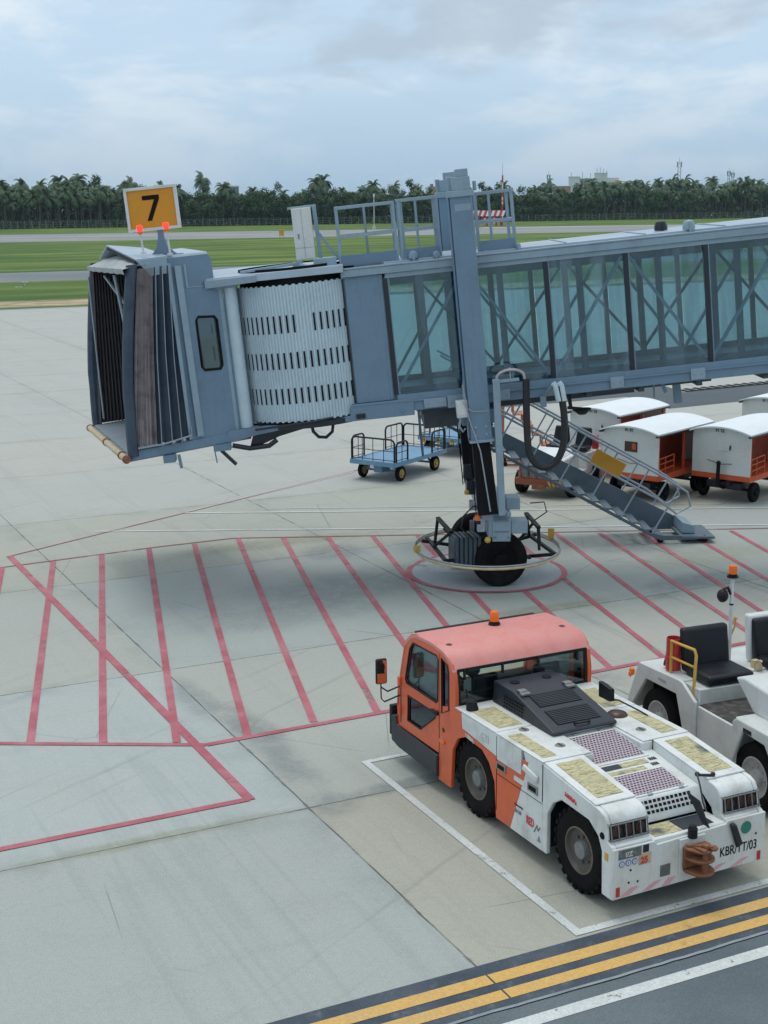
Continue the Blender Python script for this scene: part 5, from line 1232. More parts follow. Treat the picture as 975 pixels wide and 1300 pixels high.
mb = MB(); mb.box(-4.26,-4.19,-.03,.18,.32,.72); mb.build('corner_pad', M['black'], bp, bevel=.012)
# interior
mb = MB(); mb.box(-4.0,-2.7,.06,YW-.06,.50,.56); mb.box(-2.72,-2.64,.06,YW-.06,.5,1.19); mb.build('cab_floor', M['black'], tt)
def seatp(y):
    mb = MB(); mb.box(-3.30,-2.86,y,y+.46,.88,1.0); mb.hexa([(-2.90,y,.95),(-2.80,y,.95),(-2.80,y+.46,.95),(-2.90,y+.46,.95)],[(-2.84,y+.05,1.48),(-2.76,y+.05,1.48),(-2.76,y+.41,1.48),(-2.84,y+.41,1.48)]); mb.box(-3.2,-2.9,y+.05,y+.4,.55,.88); mb.build('cab_seat', M['seat'], tt, bevel=.03)
seatp(.28); seatp(1.16)
mb = MB(); mb.box(-3.98,-3.72,.10,YW-.10,.6,1.02); mb.build('dashboard', M['black'], tt, bevel=.03)
mb = MB(); c = V3((-3.60,.50,1.10)); ax = V3((.5,0,.86)).normalized(); a = V3((0,1,0)); b = ax.cross(a)
mb.tube([c+a*(.20*math.cos(t*math.pi/12))+b*(.20*math.sin(t*math.pi/12)) for t in range(24)],.016,n=6,closed=True); mb.cyl(c,c-ax*.35,.03,n=8); mb.bar(c-a*.2,c+a*.2,.02); mb.build('steering_wheel', M['black'], tt)
mb = MB(); mb.cyl((-2.95,.42,1.52),(-2.90,.42,1.52),.10,n=18); mb.cyl((-2.92,.42,1.42),(-2.92,.42,1.2),.015,n=8); mb.build('cab_fan', M['black'], tt)
mb = MB(); mb.box(-2.70,-2.69,.17,.27,1.34,1.50); mb.build('hanging_card', M['galv'], tt)
mb = MB(); mb.box(-2.84,-2.66,.7,1.2,1.0,1.22); mb.bar((-2.70,.1,1.30),(-2.70,.66,1.33),.02); mb.build('cab_shelf', M['cover'], tt, bevel=.02)
MIRX = Matrix.Translation((0,.06,-.10)) @ Matrix.Diagonal((1,.74,1,1))
# mirror on its bracket
mb = MB(); mb.X = MIRX; mb.tube([(-4.02,-.02,1.02),(-4.04,-.36,.95),(-4.04,-.42,1.0),(-4.05,-.42,1.26)],.011); mb.tube([(-4.02,-.02,1.14),(-4.04,-.30,1.08),(-4.04,-.42,1.15)],.011); mb.box(-4.06,-3.99,-.07,.0,.97,1.17,1); br_ = mb.build('mirror_bracket', [M['black'], O_], tt)
mb = MB(); mb.X = MIRX; mb.hexa([(-4.09,-.50,1.19),(-4.03,-.52,1.19),(-4.01,-.32,1.19),(-4.07,-.30,1.19)],[(-4.09,-.50,1.52),(-4.03,-.52,1.52),(-4.01,-.32,1.52),(-4.07,-.30,1.52)]); mi_ = mb.build('mirror', M['black'], br_, bevel=.025, segs=3)
mb = MB(); mb.X = MIRX; mb.hexa([(-4.025,-.50,1.21),(-4.018,-.50,1.21),(-4.0,-.345,1.21),(-4.008,-.34,1.21)],[(-4.025,-.50,1.335),(-4.018,-.50,1.335),(-4.0,-.345,1.335),(-4.008,-.34,1.335)]); mb.hexa([(-4.025,-.37,1.335),(-4.013,-.37,1.335),(-4.0,-.33,1.335),(-4.01,-.33,1.335)],[(-4.025,-.40,1.50),(-4.016,-.40,1.50),(-4.0,-.33,1.50),(-4.01,-.33,1.50)]); mb.lathe([(.001,.008),(.06,.008),(.062,0)],(-4.017,-.43,1.42),(1,-.1,0),14,mi=1); mb.build('mirror_back', [O_, M['black']], mi_, bevel=.004)
mb = MB(); mb.cyl((-2.88,-.004,.83),(-2.88,.0,.83),.03,n=12); mb.cyl((-2.90,-.004,.72),(-2.90,.0,.72),.02,n=12,mi=1); mb.build('cab_vent', [M['windowdark'], M['galv']], tt)
# fire-side sill light
mb = MB(); mb.box(-2.96,-2.84,-.018,0,.66,.70); mb.build('side_lamp', M['orangelamp'], tt)

M['footmat'] = paint('worn_foot_mat', (.035,.035,.034), .7, amount=.7, scale=9, dirt=(.22,.20,.17))
# -------------------------------------------- open tow tractor behind it ----
T2 = empty('tow_tractor', heading(4.34,15.49,158.5), 'aged white open tow tractor with black bench seat and yellow grab rail', 'tow tractor')
WO = M['white_old']; YB = 1.75
rearP = [(-2.74,.38),(-2.46,1.06),(-1.50,1.13),(-1.40,1.09),(-1.20,.42),(-1.20,.32),(-1.36,.32)]+[(-1.38,.45),(-1.60,.93),(-2.28,.93),(-2.60,.46)]
for y in (-.10,YB+.07):
    plate('fender_panel', [(-2.76,.36),(-2.46,1.075),(-1.52,1.125),(-1.44,1.11),(-1.16,.95),(-1.16,.32),(-1.33,.32),(-1.57,.93),(-2.28,.91),(-2.60,.46),(-2.62,.36)], [], .05, WO, T2, frame((0,y,0),(1,0,0),(0,0,1)), bevel=.015)
mb = MB(); mb.hexa([(-2.46,-.08,1.02),(-1.50,-.08,1.07),(-1.50,YB+.05,1.07),(-2.46,YB+.05,1.02)],[(-2.45,-.08,1.076),(-1.50,-.08,1.123),(-1.50,YB+.05,1.123),(-2.45,YB+.05,1.076)]); mb.hexa([(-2.76,-.08,.36),(-2.70,-.08,.36),(-2.70,YB+.05,.36),(-2.76,YB+.05,.36)],[(-2.50,-.08,1.07),(-2.44,-.08,1.07),(-2.44,YB+.05,1.07),(-2.50,YB+.05,1.07)])
mb.build('rear_deck', WO, T2, bevel=.015)
mb = MB(); mb.box(-2.6,-1.35,.30,YB-.30,.35,1.03); mb.box(-.35,.4,.3,YB-.3,.35,1.0); mb.box(-2.2,.6,.35,YB-.35,.25,.5); mb.build('chassis', M['dark'], T2)
mb = MB(); mb.box(-1.50,-1.17,-.05,YB+.02,.35,1.10); mb.build('seat_box', WO, T2, bevel=.012)
mb = MB(); mb.box(-1.165,-.35,-.08,YB+.05,.30,.90); mb.build('side_step', WO, T2, bevel=.012)
mb = MB(); mb.box(-1.16,-.36,-.05,YB+.02,.901,.912); mb.build('footwell_mat', M['footmat'], T2)
frontP = [(-.40,.30),(-.36,.98),(-.30,1.03),(.30,1.03),(.42,1.0),(.62,.80),(.66,.36),(.50,.36),(.40,.66),(.24,.90),(-.18,.92),(-.30,.62)]
for y in (-.10,YB+.07): plate('fender_panel', [(-.42,.30),(-.37,1.0),(-.30,1.045),(.34,1.045),(.9,.95),(.98,.80),(.98,.36),(.52,.36),(.40,.70),(.24,.90),(-.18,.92),(-.36,.50),(-.37,.30)], [], .05, WO, T2, frame((0,y,0),(1,0,0),(0,0,1)), bevel=.015)
mb = MB(); mb.box(-.38,.35,-.08,YB+.05,.94,1.035); mb.box(.35,.98,-.08,YB+.05,.40,.96); mb.build('front_deck', WO, T2, bevel=.015)
cw = [(-.62,1.28),(-.70,1.40),(-.50,1.43),(.6,1.30),(.85,1.10),(.90,.98),(-.34,1.03),(-.44,.90)]
mb = MB(); mb.prism([(-.78,1.36),(-.60,1.41),(.6,1.30),(.85,1.10),(.90,.98),(-.40,1.03)],'y',.18,YB-.12); mb.build('front_cowl', WO, T2, bevel=.03, segs=3)
mb = MB(); mb.box(.0,.12,.155,.18,1.10,1.20); mb.box(.02,.10,.148,.155,1.115,1.185,1); mb.build('marker_lamp', [M['rust'], M['orangelamp']], T2, bevel=.004)
mb = MB(); mb.box(-.16,.0,-.129,-.125,.93,.98); mb.build('nameplate', M['cover'], T2); mb = MB(); mb.box(-1.98,-1.80,-.129,-.125,.99,1.025); mb.build('nameplate', M['galv'], T2)
mb = MB(); mb.tube([(-1.0,-.085,.40),(-.92,-.085,.45),(-.84,-.085,.38),(-.86,-.085,.33)],.006); mb.build('cable_scar', M['rust'], T2)
for x in (0,-2.06):
    wheel('wheel', (x,.06,.41), (0,-1,0), .41, .26, T2, I4, M['rubber'], paint('white_wheel_%d'%x, (.45,.46,.46), .5, amount=.4, scale=7, dirt=(.15,.14,.12)), rimr=.58)
    wheel('wheel', (x,YB-.08,.43), (0,1,0), .43, .26, T2, I4, M['rubber'], M['rim'], rimr=.58)
for x in (0,-2.06):
    pass
mb = MB()
for x in (-2.06,0): mb.box(x-.50,x+.50,.18,.22,.40,.93)
mb.build('wheel_well', M['ink'], T2)
def bench(y0,y1,shell=False):
    mb = MB(); mb.box(-1.70,-1.17,y0,y1,1.11,1.24); mb.build('seat_cushion', M['seat'], T2, bevel=.045, segs=4)
    mb = MB(); mb.hexa([(-1.80,y0,1.14),(-1.68,y0,1.14),(-1.68,y1,1.14),(-1.80,y1,1.14)],[(-1.88,y0,1.69),(-1.77,y0,1.69),(-1.77,y1,1.69),(-1.88,y1,1.69)]); b = mb.build('backrest', M['seat'], T2, bevel=.04, segs=4)
    if shell: mb = MB(); mb.hexa([(-1.89,y0-.03,1.12),(-1.805,y0-.03,1.12),(-1.805,y1+.03,1.12),(-1.89,y1+.03,1.12)],[(-1.97,y0-.03,1.73),(-1.84,y0-.03,1.73),(-1.84,y1+.03,1.73),(-1.97,y1+.03,1.73)]); mb.build('seat_shell', WO, b, bevel=.03, segs=3)
bench(.08,.76); bench(1.16,1.62,True)
mb = MB(); mb.tube([(-1.85,-.03,1.12),(-1.85,-.03,1.53),(-1.34,-.03,1.56),(-1.30,-.03,1.50),(-1.30,-.06,.80),(-1.36,-.06,.76)],.020); mb.tube([(-1.85,-.03,1.32),(-1.31,-.03,1.34)],.016); mb.build('grab_rail', M['yellowpaint'], T2)
mb = MB(); mb.lathe([(.09,0),(.09,.42),(.098,.42),(.098,.0)],(-1.93,.06,1.12),(0,0,1),22); mb.lathe([(.10,.12),(.106,.13),(.106,.18),(.10,.19)],(-1.93,.06,1.12),(0,0,1),22); mb.build('extinguisher_holder', M['red'], T2)
mb = MB(); mb.hexa([(-2.12,.02,1.12),(-2.02,.02,1.12),(-2.02,.2,1.12),(-2.12,.2,1.12)],[(-2.05,.02,1.34),(-2.02,.02,1.34),(-2.02,.2,1.34),(-2.05,.2,1.34)]); mb.build('black_pouch', M['black'], T2, bevel=.02)
mb = MB(); mb.cyl((-1.95,.92,1.08),(-1.95,.92,2.24),.024,n=12); pole = mb.build('beacon_pole', M['whitepost'], T2)
mb = MB(); mb.cyl((-1.95,.92,2.24),(-1.95,.92,2.26),.075,n=18); mb.cyl((-1.95,.92,2.26),(-1.95,.92,2.29),.055,n=18); mb.lathe([(.055,.05),(.057,.11),(.05,.155),(.001,.16)],(-1.95,.92,2.24),(0,0,1),18,mi=1); mb.build('beacon', [M['black'], M['orangelamp']], pole)
mb = MB(); mb.ball((-1.98,.80,2.0),(.075,.075,.09),14); mb.tube([(-1.98,.80,2.08),(-1.96,.86,2.11),(-1.95,.9,2.02)],.02); mb.ball((-1.95,.92,1.88),.03,8); mb.build('spot_lamp', M['black'], pole)
mb = MB(); mb.tube([(-1.93,.96,1.70),(-1.93,.99,1.62),(-1.95,.9,1.38),(-1.96,.87,1.2),(-1.96,.9,1.1)],.012); mb.ball((-1.93,.98,1.69),.026,8); mb.build('coiled_lead', M['yellowpaint'], pole)
mb = MB(); mb.box(-1.62,-1.55,1.02,1.10,1.03,1.22); mb.ball((-1.5,1.06,1.15),.05,8); mb.bar((-1.52,1.0,1.05),(-1.45,1.05,1.25),.04); mb.build('belt_reel', M['bumper'], T2)
mb = MB(); mb.lathe([(.001,.01),(.03,.01),(.04,0)],(-2.66,-.125,.85),(0,-1,0),12); mb.ball((-2.72,-.06,.86),(.05,.04,.06),8); mb.build('side_marker', M['orangelamp'], T2)
# --------------------------------------------- covered baggage carts --------
def covered_cart(name, x, y, az, label, number, wind=False, towbar=False, both=True, length=2.5):
    """x axis along the cart away from its near end panel, y to its left; open long side with orange lining"""
    t = empty(name, heading(x,y,az), label, 'baggage cart', 'white covered baggage carts with arched roofs')
    Wd = 1.50; h0, h1, hr = .56, 1.63, 1.765
    def arcz(v): return h1+(hr-h1)*(1-((v-Wd/2)/(Wd/2))**2)
    prof = [(v*Wd/10, arcz(v*Wd/10)) for v in range(11)]
    for xx, nm in ((0,'end_panel'),(length-.04,'end_panel')):
        mb = MB(); mb.hexa([(xx,a,b) for a,b in [(0,h0+.10),(0,h1)]+prof[1:-1]+[(Wd,h1),(Wd,h0+.10)]],[(xx+.04,a,b) for a,b in [(0,h0+.10),(0,h1)]+prof[1:-1]+[(Wd,h1),(Wd,h0+.10)]])
        p = mb.build(nm, M['cartwhite'], t, bevel=.006)
        if xx == 0:
            fm = frame((-.004,0,0),(0,-1,0),(0,0,1))
            text('lettering', number, .10, M['ink'], p, frame((-.004,Wd*.5+.16,h1+.03),(0,-1,0),(0,0,1)), bold=.002)
            if wind: mb = MB(); mb.box(-.012,-.002,.56,.90,1.18,1.42); mb.box(-.016,-.012,.60,.70,1.24,1.38,1); mb.build('end_window', [M['windowdark'], M['cartorange']], p)
            else: mb = MB(); mb.box(-.014,-.002,.52,.86,1.22,1.42); mb.box(-.03,-.014,.50,.53,1.26,1.36,1); mb.build('hatch', [M['cartwhite'], M['ink']], p, bevel=.004)
            mb = MB(); mb.tube([(-.015,1.1,.98),(-.02,.75,.90),(-.015,.45,.93)],.008); mb.build('rope', M['rust'], p)
    mb = MB(); n = len(prof)
    vs = [(xx,a+(a-Wd/2)*.06,b+dz) for xx in (-.10,length+.10) for dz in (.0,.035) for a,b in prof]
    fs = []
    for i in range(n-1): fs += [(i,i+1,2*n+i+1,2*n+i),(n+i,3*n+i,3*n+i+1,n+i+1),(i,n+i,n+i+1,i+1),(2*n+i,2*n+i+1,3*n+i+1,3*n+i)]
    fs += [(0,2*n,3*n,n),(n-1,2*n-1,4*n-1,3*n-1)]
    mb.add(vs, fs); r_ = mb.build('roof', M['cartroof'], t, smooth=50)
    for a in (-.06, Wd-.02): mb = MB(); mb.box(-.13,length+.13,a,a+.07,h1-.04,h1+.0) if a > 0 else mb.box(-.13,length+.13,a,a+.07,h1-.04,h1); mb.build('gutter', M['windowdark'], r_, bevel=.004)
    mb = MB(); mb.box(.02,length-.02,.0,Wd,h0-.03,h0+.10); mb.box(-.006,.05,-.005,Wd+.005,h0-.01,h0+.105); mb.build('bed', M['cartorange'], t, bevel=.005)
    mb = MB(); mb.box(.04,length-.04,Wd-.04,Wd,h0+.10,h1); mb.box(.04,length-.04,.75,.77,h0+.1,h1+.05) ; mb.build('lining', M['lining'], t)
    for xx in (.06,length*.5,length-.1):
        mb = MB(); mb.box(xx,xx+.045,.02,.065,h0+.1,h1); mb.build('side_post', M['cartorange'], t)
    mb = MB()
    for z in (.78,.92,1.05): mb.bar((.10,.03,z),(length*.32,.03,z+.04),.022)
    for xx in (.12,.40,length*.32): mb.bar((xx,.03,h0+.1),(xx,.03,1.09),.022)
    mb.build('side_gate', M['cartorange'], t)
    mb = MB()
    for xx in (.45,length-.45): mb.cyl((xx,.12,.26),(xx,Wd-.12,.26),.035,n=8); mb.box(xx-.25,xx+.25,.3,Wd-.3,.3,.44)
    mb.box(.1,length-.1,.55,.65,.38,.52); mb.box(.1,length-.1,.85,.95,.38,.52); mb.build('undercarriage', M['dark'], t)
    for xx in (.45,length-.45):
        for yy in (.10,Wd-.10): wheel('wheel', (xx,yy,.235), (0,-1 if yy<1 else 1,0), .235, .12, t, I4, M['rubber'], M['ink'], n=20)
    if towbar: mb = MB(); mb.bar((.2,.75,.30),(-.12,.75,.45),.07); mb.bar((-.12,.75,.42),(-.16,.72,.92),.08); mb.ball((-.16,.72,.95),.06,8); mb.build('tow_bar', M['ink'], t, bevel=.005)
    return t
# positions from where their wheels stand
covered_cart('baggage_cart', 8.50, 32.35, -47+90-2, 'white covered baggage cart with black tow bar folded up its end, orange inside, foremost', '01 22', towbar=True)
covered_cart('baggage_cart', 6.40, 32.55, -47+90-2, 'white covered baggage cart with small dark square window, behind the stair rail', '01 01', wind=True)
covered_cart('baggage_cart', 6.0, 35.6, -47+90-2, 'white covered baggage cart partly hidden behind the one with the dark window', '01 22', length=2.3)
covered_cart('baggage_cart', 10.9, 37.3, -47+90-2, 'white covered baggage cart cut by the right edge of the picture, farthest back', '01 10')

# --------------------------------------------- blue flat carts --------------
def blue_cart(x, y, az, label):
    t = empty('flat_cart', heading(x,y,az), label, 'luggage cart', 'blue flat luggage carts with dark tube rails')
    L, Wd, z = 2.55, 1.34, .52
    mb = MB(); mb.box(0,L,0,Wd,z-.035,z); mb.box(-.02,L+.02,-.02,.03,z-.10,z+.015); mb.box(-.02,L+.02,Wd-.03,Wd+.02,z-.10,z+.015); mb.box(-.02,.03,.031,Wd-.031,z-.10,z+.015); mb.box(L-.03,L+.02,.031,Wd-.031,z-.10,z+.015)
    mb.build('deck', M['cartblue'], t, bevel=.004)
    def rail(p0, p1, hgt, nm='guard_rail'):
        p0, p1 = V3(p0), V3(p1); d = (p1-p0).normalized(); up = V3((0,0,1)); r_ = .12
        mb = MB(); c = [p0, p0+up*(hgt-r_)]+[p0+up*(hgt-r_)+d*(r_-r_*math.cos(a*math.pi/8))+up*(r_*math.sin(a*math.pi/8)) for a in range(1,5)]
        c += [p1+up*(hgt-r_)-d*(r_-r_*math.cos(a*math.pi/8))+up*(r_*math.sin(a*math.pi/8)) for a in range(4,0,-1)]+[p1+up*(hgt-r_), p1]
        mb.tube(c, .024, n=8); n = max(2, round((p1-p0).length/.33))
        for i in range(1,n): q = p0+(p1-p0)*i/n; mb.tube([q, q+up*(hgt-.01)], .010, n=6)
        mb.tube([p0+up*hgt*.5,p1+up*hgt*.5],.010,n=6); mb.tube([p0+up*.06,p1+up*.06],.010,n=6)
        mb.build(nm, M['black'], t)
    rail((0,Wd,z),(0,0.05,z),.60) if False else None
    rail((.02,.02,z),(.02,Wd-.02,z),.60)           # near end, full width
    rail((.08,Wd,z),(.62,Wd,z),.60); rail((L-.9,Wd,z),(L-.05,Wd,z),.62)
    rail((.08,.0,z),(.62,.0,z),.52); rail((L-.02,.02,z),(L-.02,Wd-.02,z),.60); rail((L-.72,0,z),(L-.1,0,z),.56)
    mb = MB(); mb.bar((.45,.2,.22),(.45,Wd-.2,.22),.05); mb.bar((L-.45,.2,.22),(L-.45,Wd-.2,.22),.05); mb.box(.3,L-.3,Wd/2-.05,Wd/2+.05,z-.17,z-.10)
    for xx in (.45,L-.45):
        for yy in (.2,Wd-.2): mb.bar((xx,yy,.22),(xx+.0,yy+(.15 if yy<.6 else -.15),z-.09),.05)
    mb.box(.25,.65,.55,.8,.2,.44); mb.build('underframe', M['cartblue'], t, bevel=.004)
    for xx in (.42,L-.42):
        for yy in (.10,Wd-.10): wheel('wheel', (xx,yy,.20), (0,-1 if yy<.6 else 1,0), .20, .11, t, I4, M['rubber'], M['yellowrim'], n=20)
    return t
t = blue_cart(.28, 35.26, 33, 'blue flat luggage cart standing clear in front, left of the lift column')
def reflag(t):
    for i in range(3):
        mb = MB(); mb.box(-.02,0,.2+.45*i,.32+.45*i,.36,.52); mb.build('buffer', M['yellowpaint'], t, bevel=.004)
t = blue_cart(2.12, 38.9, 33, 'blue flat luggage cart half hidden behind the lift column, with yellow buffers'); reflag(t)

M['rustred'] = paint('rusty_red_guard', (.27,.065,.032), .6, amount=.5, scale=6, dirt=(.20,.10,.06))
# --------------------------------------------- third tractor ----------------
T3 = empty('tow_tractor', heading(4.32,33.14,29.7), 'small white tow tractor with rusty red front guard, parked behind the boarding stair', 'tow tractor')
# x runs from its guarded nose backwards, y to the left
mb = MB(); mb.prism([(0,.36),(0,.86),(.10,.95),(.9,1.0),(1.0,.98),(1.0,.50),(1.55,.50),(1.55,.90),(2.5,.88),(2.6,.7),(2.6,.36)],'y',.05,1.22); mb.build('body', M['white_old'], T3, bevel=.03)
mb = MB(); mb.hexa([(.05,.15,.93),(.95,.15,.99),(.95,1.15,.99),(.05,1.15,.93)],[(.12,.25,1.02),(.90,.25,1.10),(.85,1.05,1.10),(.12,1.05,1.02)]); mb.build('bonnet_cloth', M['cloth'], T3, bevel=.04)
mb = MB(); mb.box(-.10,0,.02,1.25,.30,.46)
for k in range(6): mb.box(-.09,-.05,.10+.20*k,.16+.20*k,.46,.80)
mb.box(-.10,-.04,.05,1.22,.78,.83); mb.box(-.10,-.04,.05,1.22,.60,.64); mb.build('front_guard', M['rustred'], T3, bevel=.006)
mb = MB(); mb.box(-.16,-.10,.45,.8,.22,.34); mb.build('front_hitch', M['rust'], T3, bevel=.008)
for k, y in enumerate((.30,.54,.78,1.0)):
    mb = MB(); mb.box(-.115,-.105,y-.085,y+.085,.56,.74); mb.build('number_card', M['plate_old'], T3)
for i in range(4):
    mb = MB(); mb.prism([(.02+.10*i,.32),(.07+.10*i,.32),(.12+.10*i,.46),(.07+.10*i,.46)],'x',-.104,-.101); mb.build('chevron', M['yellowpaint'], T3, smooth=0)
for y in (.12,1.15):
    mb = MB(); mb.ball((.0,y,.86),(.06,.07,.07),10); mb.build('headlight', M['galv'], T3)
for y0 in (.10,.70):
    mb = MB(); mb.box(1.50,1.95,y0,y0+.46,.92,1.04); mb.build('seat_cushion', M['seat'], T3, bevel=.04)
    mb = MB(); mb.hexa([(1.92,y0,1.0),(2.04,y0,1.0),(2.04,y0+.46,1.0),(1.92,y0+.46,1.0)],[(2.0,y0+.05,1.45),(2.08,y0+.05,1.45),(2.08,y0+.41,1.45),(2.0,y0+.41,1.45)]); mb.build('backrest', M['seat'], T3, bevel=.045, segs=3)
mb = MB(); c = V3((1.25,.9,1.16)); mb.tube([c+V3((.08*math.cos(t*math.pi/8)*.5,.17*math.cos(t*math.pi/8),.17*math.sin(t*math.pi/8))) for t in range(16)],.014,n=6,closed=True); mb.cyl(c,(1.0,.9,.98),.02,n=8); mb.build('steering_wheel', M['black'], T3)
mb = MB(); mb.cyl((2.3,.15,.9),(2.3,.15,1.22),.09,n=16); mb.build('extinguisher', M['red'], T3)
for xx in (.42,2.12):
    for yy in (-.02,1.29): wheel('wheel', (xx,yy,.30), (0,-1 if yy<.6 else 1,0), .30, .20, T3, I4, M['rubber'], M['galv'], n=24)

# --------------------------------------------- orange steps -----------------
sp = empty('maintenance_steps', heading(4.8,38.2,-88), 'open orange tubular steps on the apron behind the small tow tractor', 'steps')
for y in (0,.62):
    mb = MB(); pts = [(0,y,.05)]
    for k in range(6): pts += [(.26*k,y,.28*(k+1)),(.26*(k+1),y,.28*(k+1))]
    mb.tube(pts,.028,n=6); mb.bar((1.56,y,0),(1.56,y,2.3),.05); mb.bar((.9,y,.05),(.9,y,1.1),.04); mb.bar((0,y,.04),(1.56,y,.04),.05); mb.build('side_frame', M['steps'], sp)
for k in range(6):
    mb = MB(); mb.box(.26*k,.26*(k+1),.02,.60,.28*(k+1)-.02,.28*(k+1)+.015); mb.build('tread', M['steps'], sp)
for xx in (.1,1.5):
    for y in (0,.62): mb = MB(); mb.cyl((xx,y-.03,.06),(xx,y+.03,.06),.06,n=12); mb.build('castor', M['rubber'], sp)
# ------------------------------------------------------------ far field -----
def leaf_mat(name, a, b, c):
    mt, nt, out = newmat(name); N = NT(nt); oi = N.n('ObjectInfo').outputs['Random']; tc = N.n('TexCoord').outputs['Object']
    k = N.ramp(N.noise(tc, .55, 4, .6), .35, .65)
    col = N.mix(k, a, b); col = N.mix(N.math('MULTIPLY', oi, .7), col, c)
    g = N.n('NewGeometry').outputs['Random Per Island']; gg = N.ramp(g, 0, 1, .6, 1.35)
    col = N.mix(1.0, col, N.n('CombineColor', i_0=gg, i_1=gg, i_2=gg).outputs[0], 'MULTIPLY')
    p = N.n('BsdfPrincipled'); nt.links.new(col, p.inputs['Base Color']); p.inputs['Roughness'].default_value = .6; p.inputs['Specular IOR Level'].default_value = .3
    nt.links.new(p.outputs[0], out.inputs[0]); return mt
LF = leaf_mat('broad_leaf', (.026,.062,.026), (.060,.108,.038), (.045,.088,.03))
LP = leaf_mat('palm_leaf', (.048,.098,.045), (.095,.145,.070), (.07,.12,.06))
LD = leaf_mat('forest_leaf', (.016,.038,.020), (.034,.062,.028), (.02,.045,.02))
BK = paint('palm_bark', (.085,.08,.068), .9, amount=.4, scale=1.0)
rnd = random.Random(11)
def palm_meshes(seed, H):
    r = random.Random(seed); mb = MB(); bx, by = r.uniform(-.5,.5), r.uniform(-.5,.5)
    pts = [(bx*(f**2), by*(f**2), H*f) for f in (0,.25,.5,.75,1.0)]
    mb.tube(pts, [.24,.19,.17,.16,.17], n=7); tr = mb
    top = V3(pts[-1]); mb = MB(); nf = 30
    for i in range(nf):
        az = i*2.399+r.uniform(-.2,.2); el = R(r.choice([75,55,38,20,5,-15,-35])+r.uniform(-8,8)); Lf = r.uniform(2.6,3.6)
        p = V3(top); d = V3((math.cos(az)*math.cos(el), math.sin(az)*math.cos(el), math.sin(el))); side = V3((-math.sin(az), math.cos(az), 0)); n = 8; seg = Lf/n
        for k in range(n):
            q = p+d*seg; w = .62*math.sin(math.pi*min(1,(k+.8)/n*.95))+.06; dr = V3((0,0,-w*.75))
            for s in (-1,1):
                a = p+side*(s*w)+dr+d*seg*.5; b = q+side*(s*w*.92)+dr+d*seg*.35
                mb.add([p, p+d*seg*.55, a+ (b-a)*.25, a], [(0,1,2,3)]); mb.add([p+d*seg*.62, q, b+(b-a)*.1, a+(b-a)*.6], [(0,1,2,3)])
            p = q; d = (d+V3((0,0,-.22-.05*k))).normalized()
    return tr, mb
def tree_meshes(seed, H, Wd, nleaf=1500):
    r = random.Random(seed); tr = MB(); tr.tube([(0,0,0),(.1,.05,H*.3),(-.1,.1,H*.62)],[.32,.24,.12],n=7)
    cl = []
    for i in range(r.randint(11,15)):
        a = r.uniform(0,6.28); rr = Wd*.5*math.sqrt(r.random())*.8; z = H*(r.uniform(.28,.88)); s = Wd*r.uniform(.15,.28)*(1.1-.45*z/H)
        cl.append((V3((rr*math.cos(a)*(1.15-.5*z/H), rr*math.sin(a)*(1.15-.5*z/H), z)), s)); 
        tr.tube([(0,0,H*.3),tuple(cl[-1][0])],[.12,.03],n=5)
    mb = MB()
    for i in range(nleaf):
        c, s = r.choice(cl); d = V3((r.gauss(0,1), r.gauss(0,1), r.gauss(0,1))).normalized(); p = c+d*s*(.55+.55*r.random()); p.z = max(.4, p.z)
        w = r.uniform(.16,.40); a = V3((r.gauss(0,1), r.gauss(0,1), r.gauss(0,1))); a = (a-d*a.dot(d)*.6).normalized(); b = d.cross(a).normalized()
        mb.add([p-a*w, p-b*w*.6, p+a*w, p+b*w*.6], [(0,1,2,3)])
    return tr, mb
def make_thing(name, tr, cr, label, cat, group, leaf):
    o = empty(name, Matrix.Identity(4), label, cat, group); tr.build('trunk', BK, o, smooth=60); cr.build('crown', leaf, o, smooth=0); return o
palms = []; trees = []
PL = 'coconut palm in the dense row of palms beyond the runway'; TL = 'bushy dark green tree in the belt of trees beyond the runway'
for i, H in enumerate((10.2,11.3,9.2,10.8)): tr, cr = palm_meshes(i+1, H); palms.append(make_thing('palm_tree', tr, cr, PL, 'palm tree', 'palms beyond the runway', LP))
for i, (H, Wd) in enumerate(((10.5,8),(9.2,9),(11.5,8.5),(8.4,7))): tr, cr = tree_meshes(30+i, H, Wd); trees.append(make_thing('broadleaf_tree', tr, cr, TL, 'tree', 'broadleaf trees beyond the runway', LF))
first = set()
def place(proto, x, y, s, rz, label=None):
    o = proto if proto.name not in first else copy_tree(proto)
    first.add(proto.name)
    o.matrix_world = Matrix.Translation((x,y,0)) @ Matrix.Rotation(rz,4,'Z') @ Matrix.Diagonal((s,s,s*rnd.uniform(.95,1.05),1))
    if label: o['label'] = label; o.pop('group') if 'group' in o else None
    return o
def kindat(px):
    """which trees the photograph shows along the belt: 1 = all palms, 0 = all broadleaf"""
    for a, b, v in ((-200,235,.92),(235,400,.10),(400,500,.55),(500,690,.15),(690,760,.6),(760,1200,.93)):
        if a <= px < b: return v
    return .5
BASE0, BASE1 = (0,291.0), (975,276.4)
def basey(px): return BASE0[1]+(BASE1[1]-BASE0[1])*px/975.0
def back(g, d): v = V3((g.x,g.y,0)).normalized(); return V3((g.x+v.x*d, g.y+v.y*d, 0))
cnt = 0
rows = ((0,11,.96),(7,12.5,1.0),(16,13,1.05),(28,17,1.10))
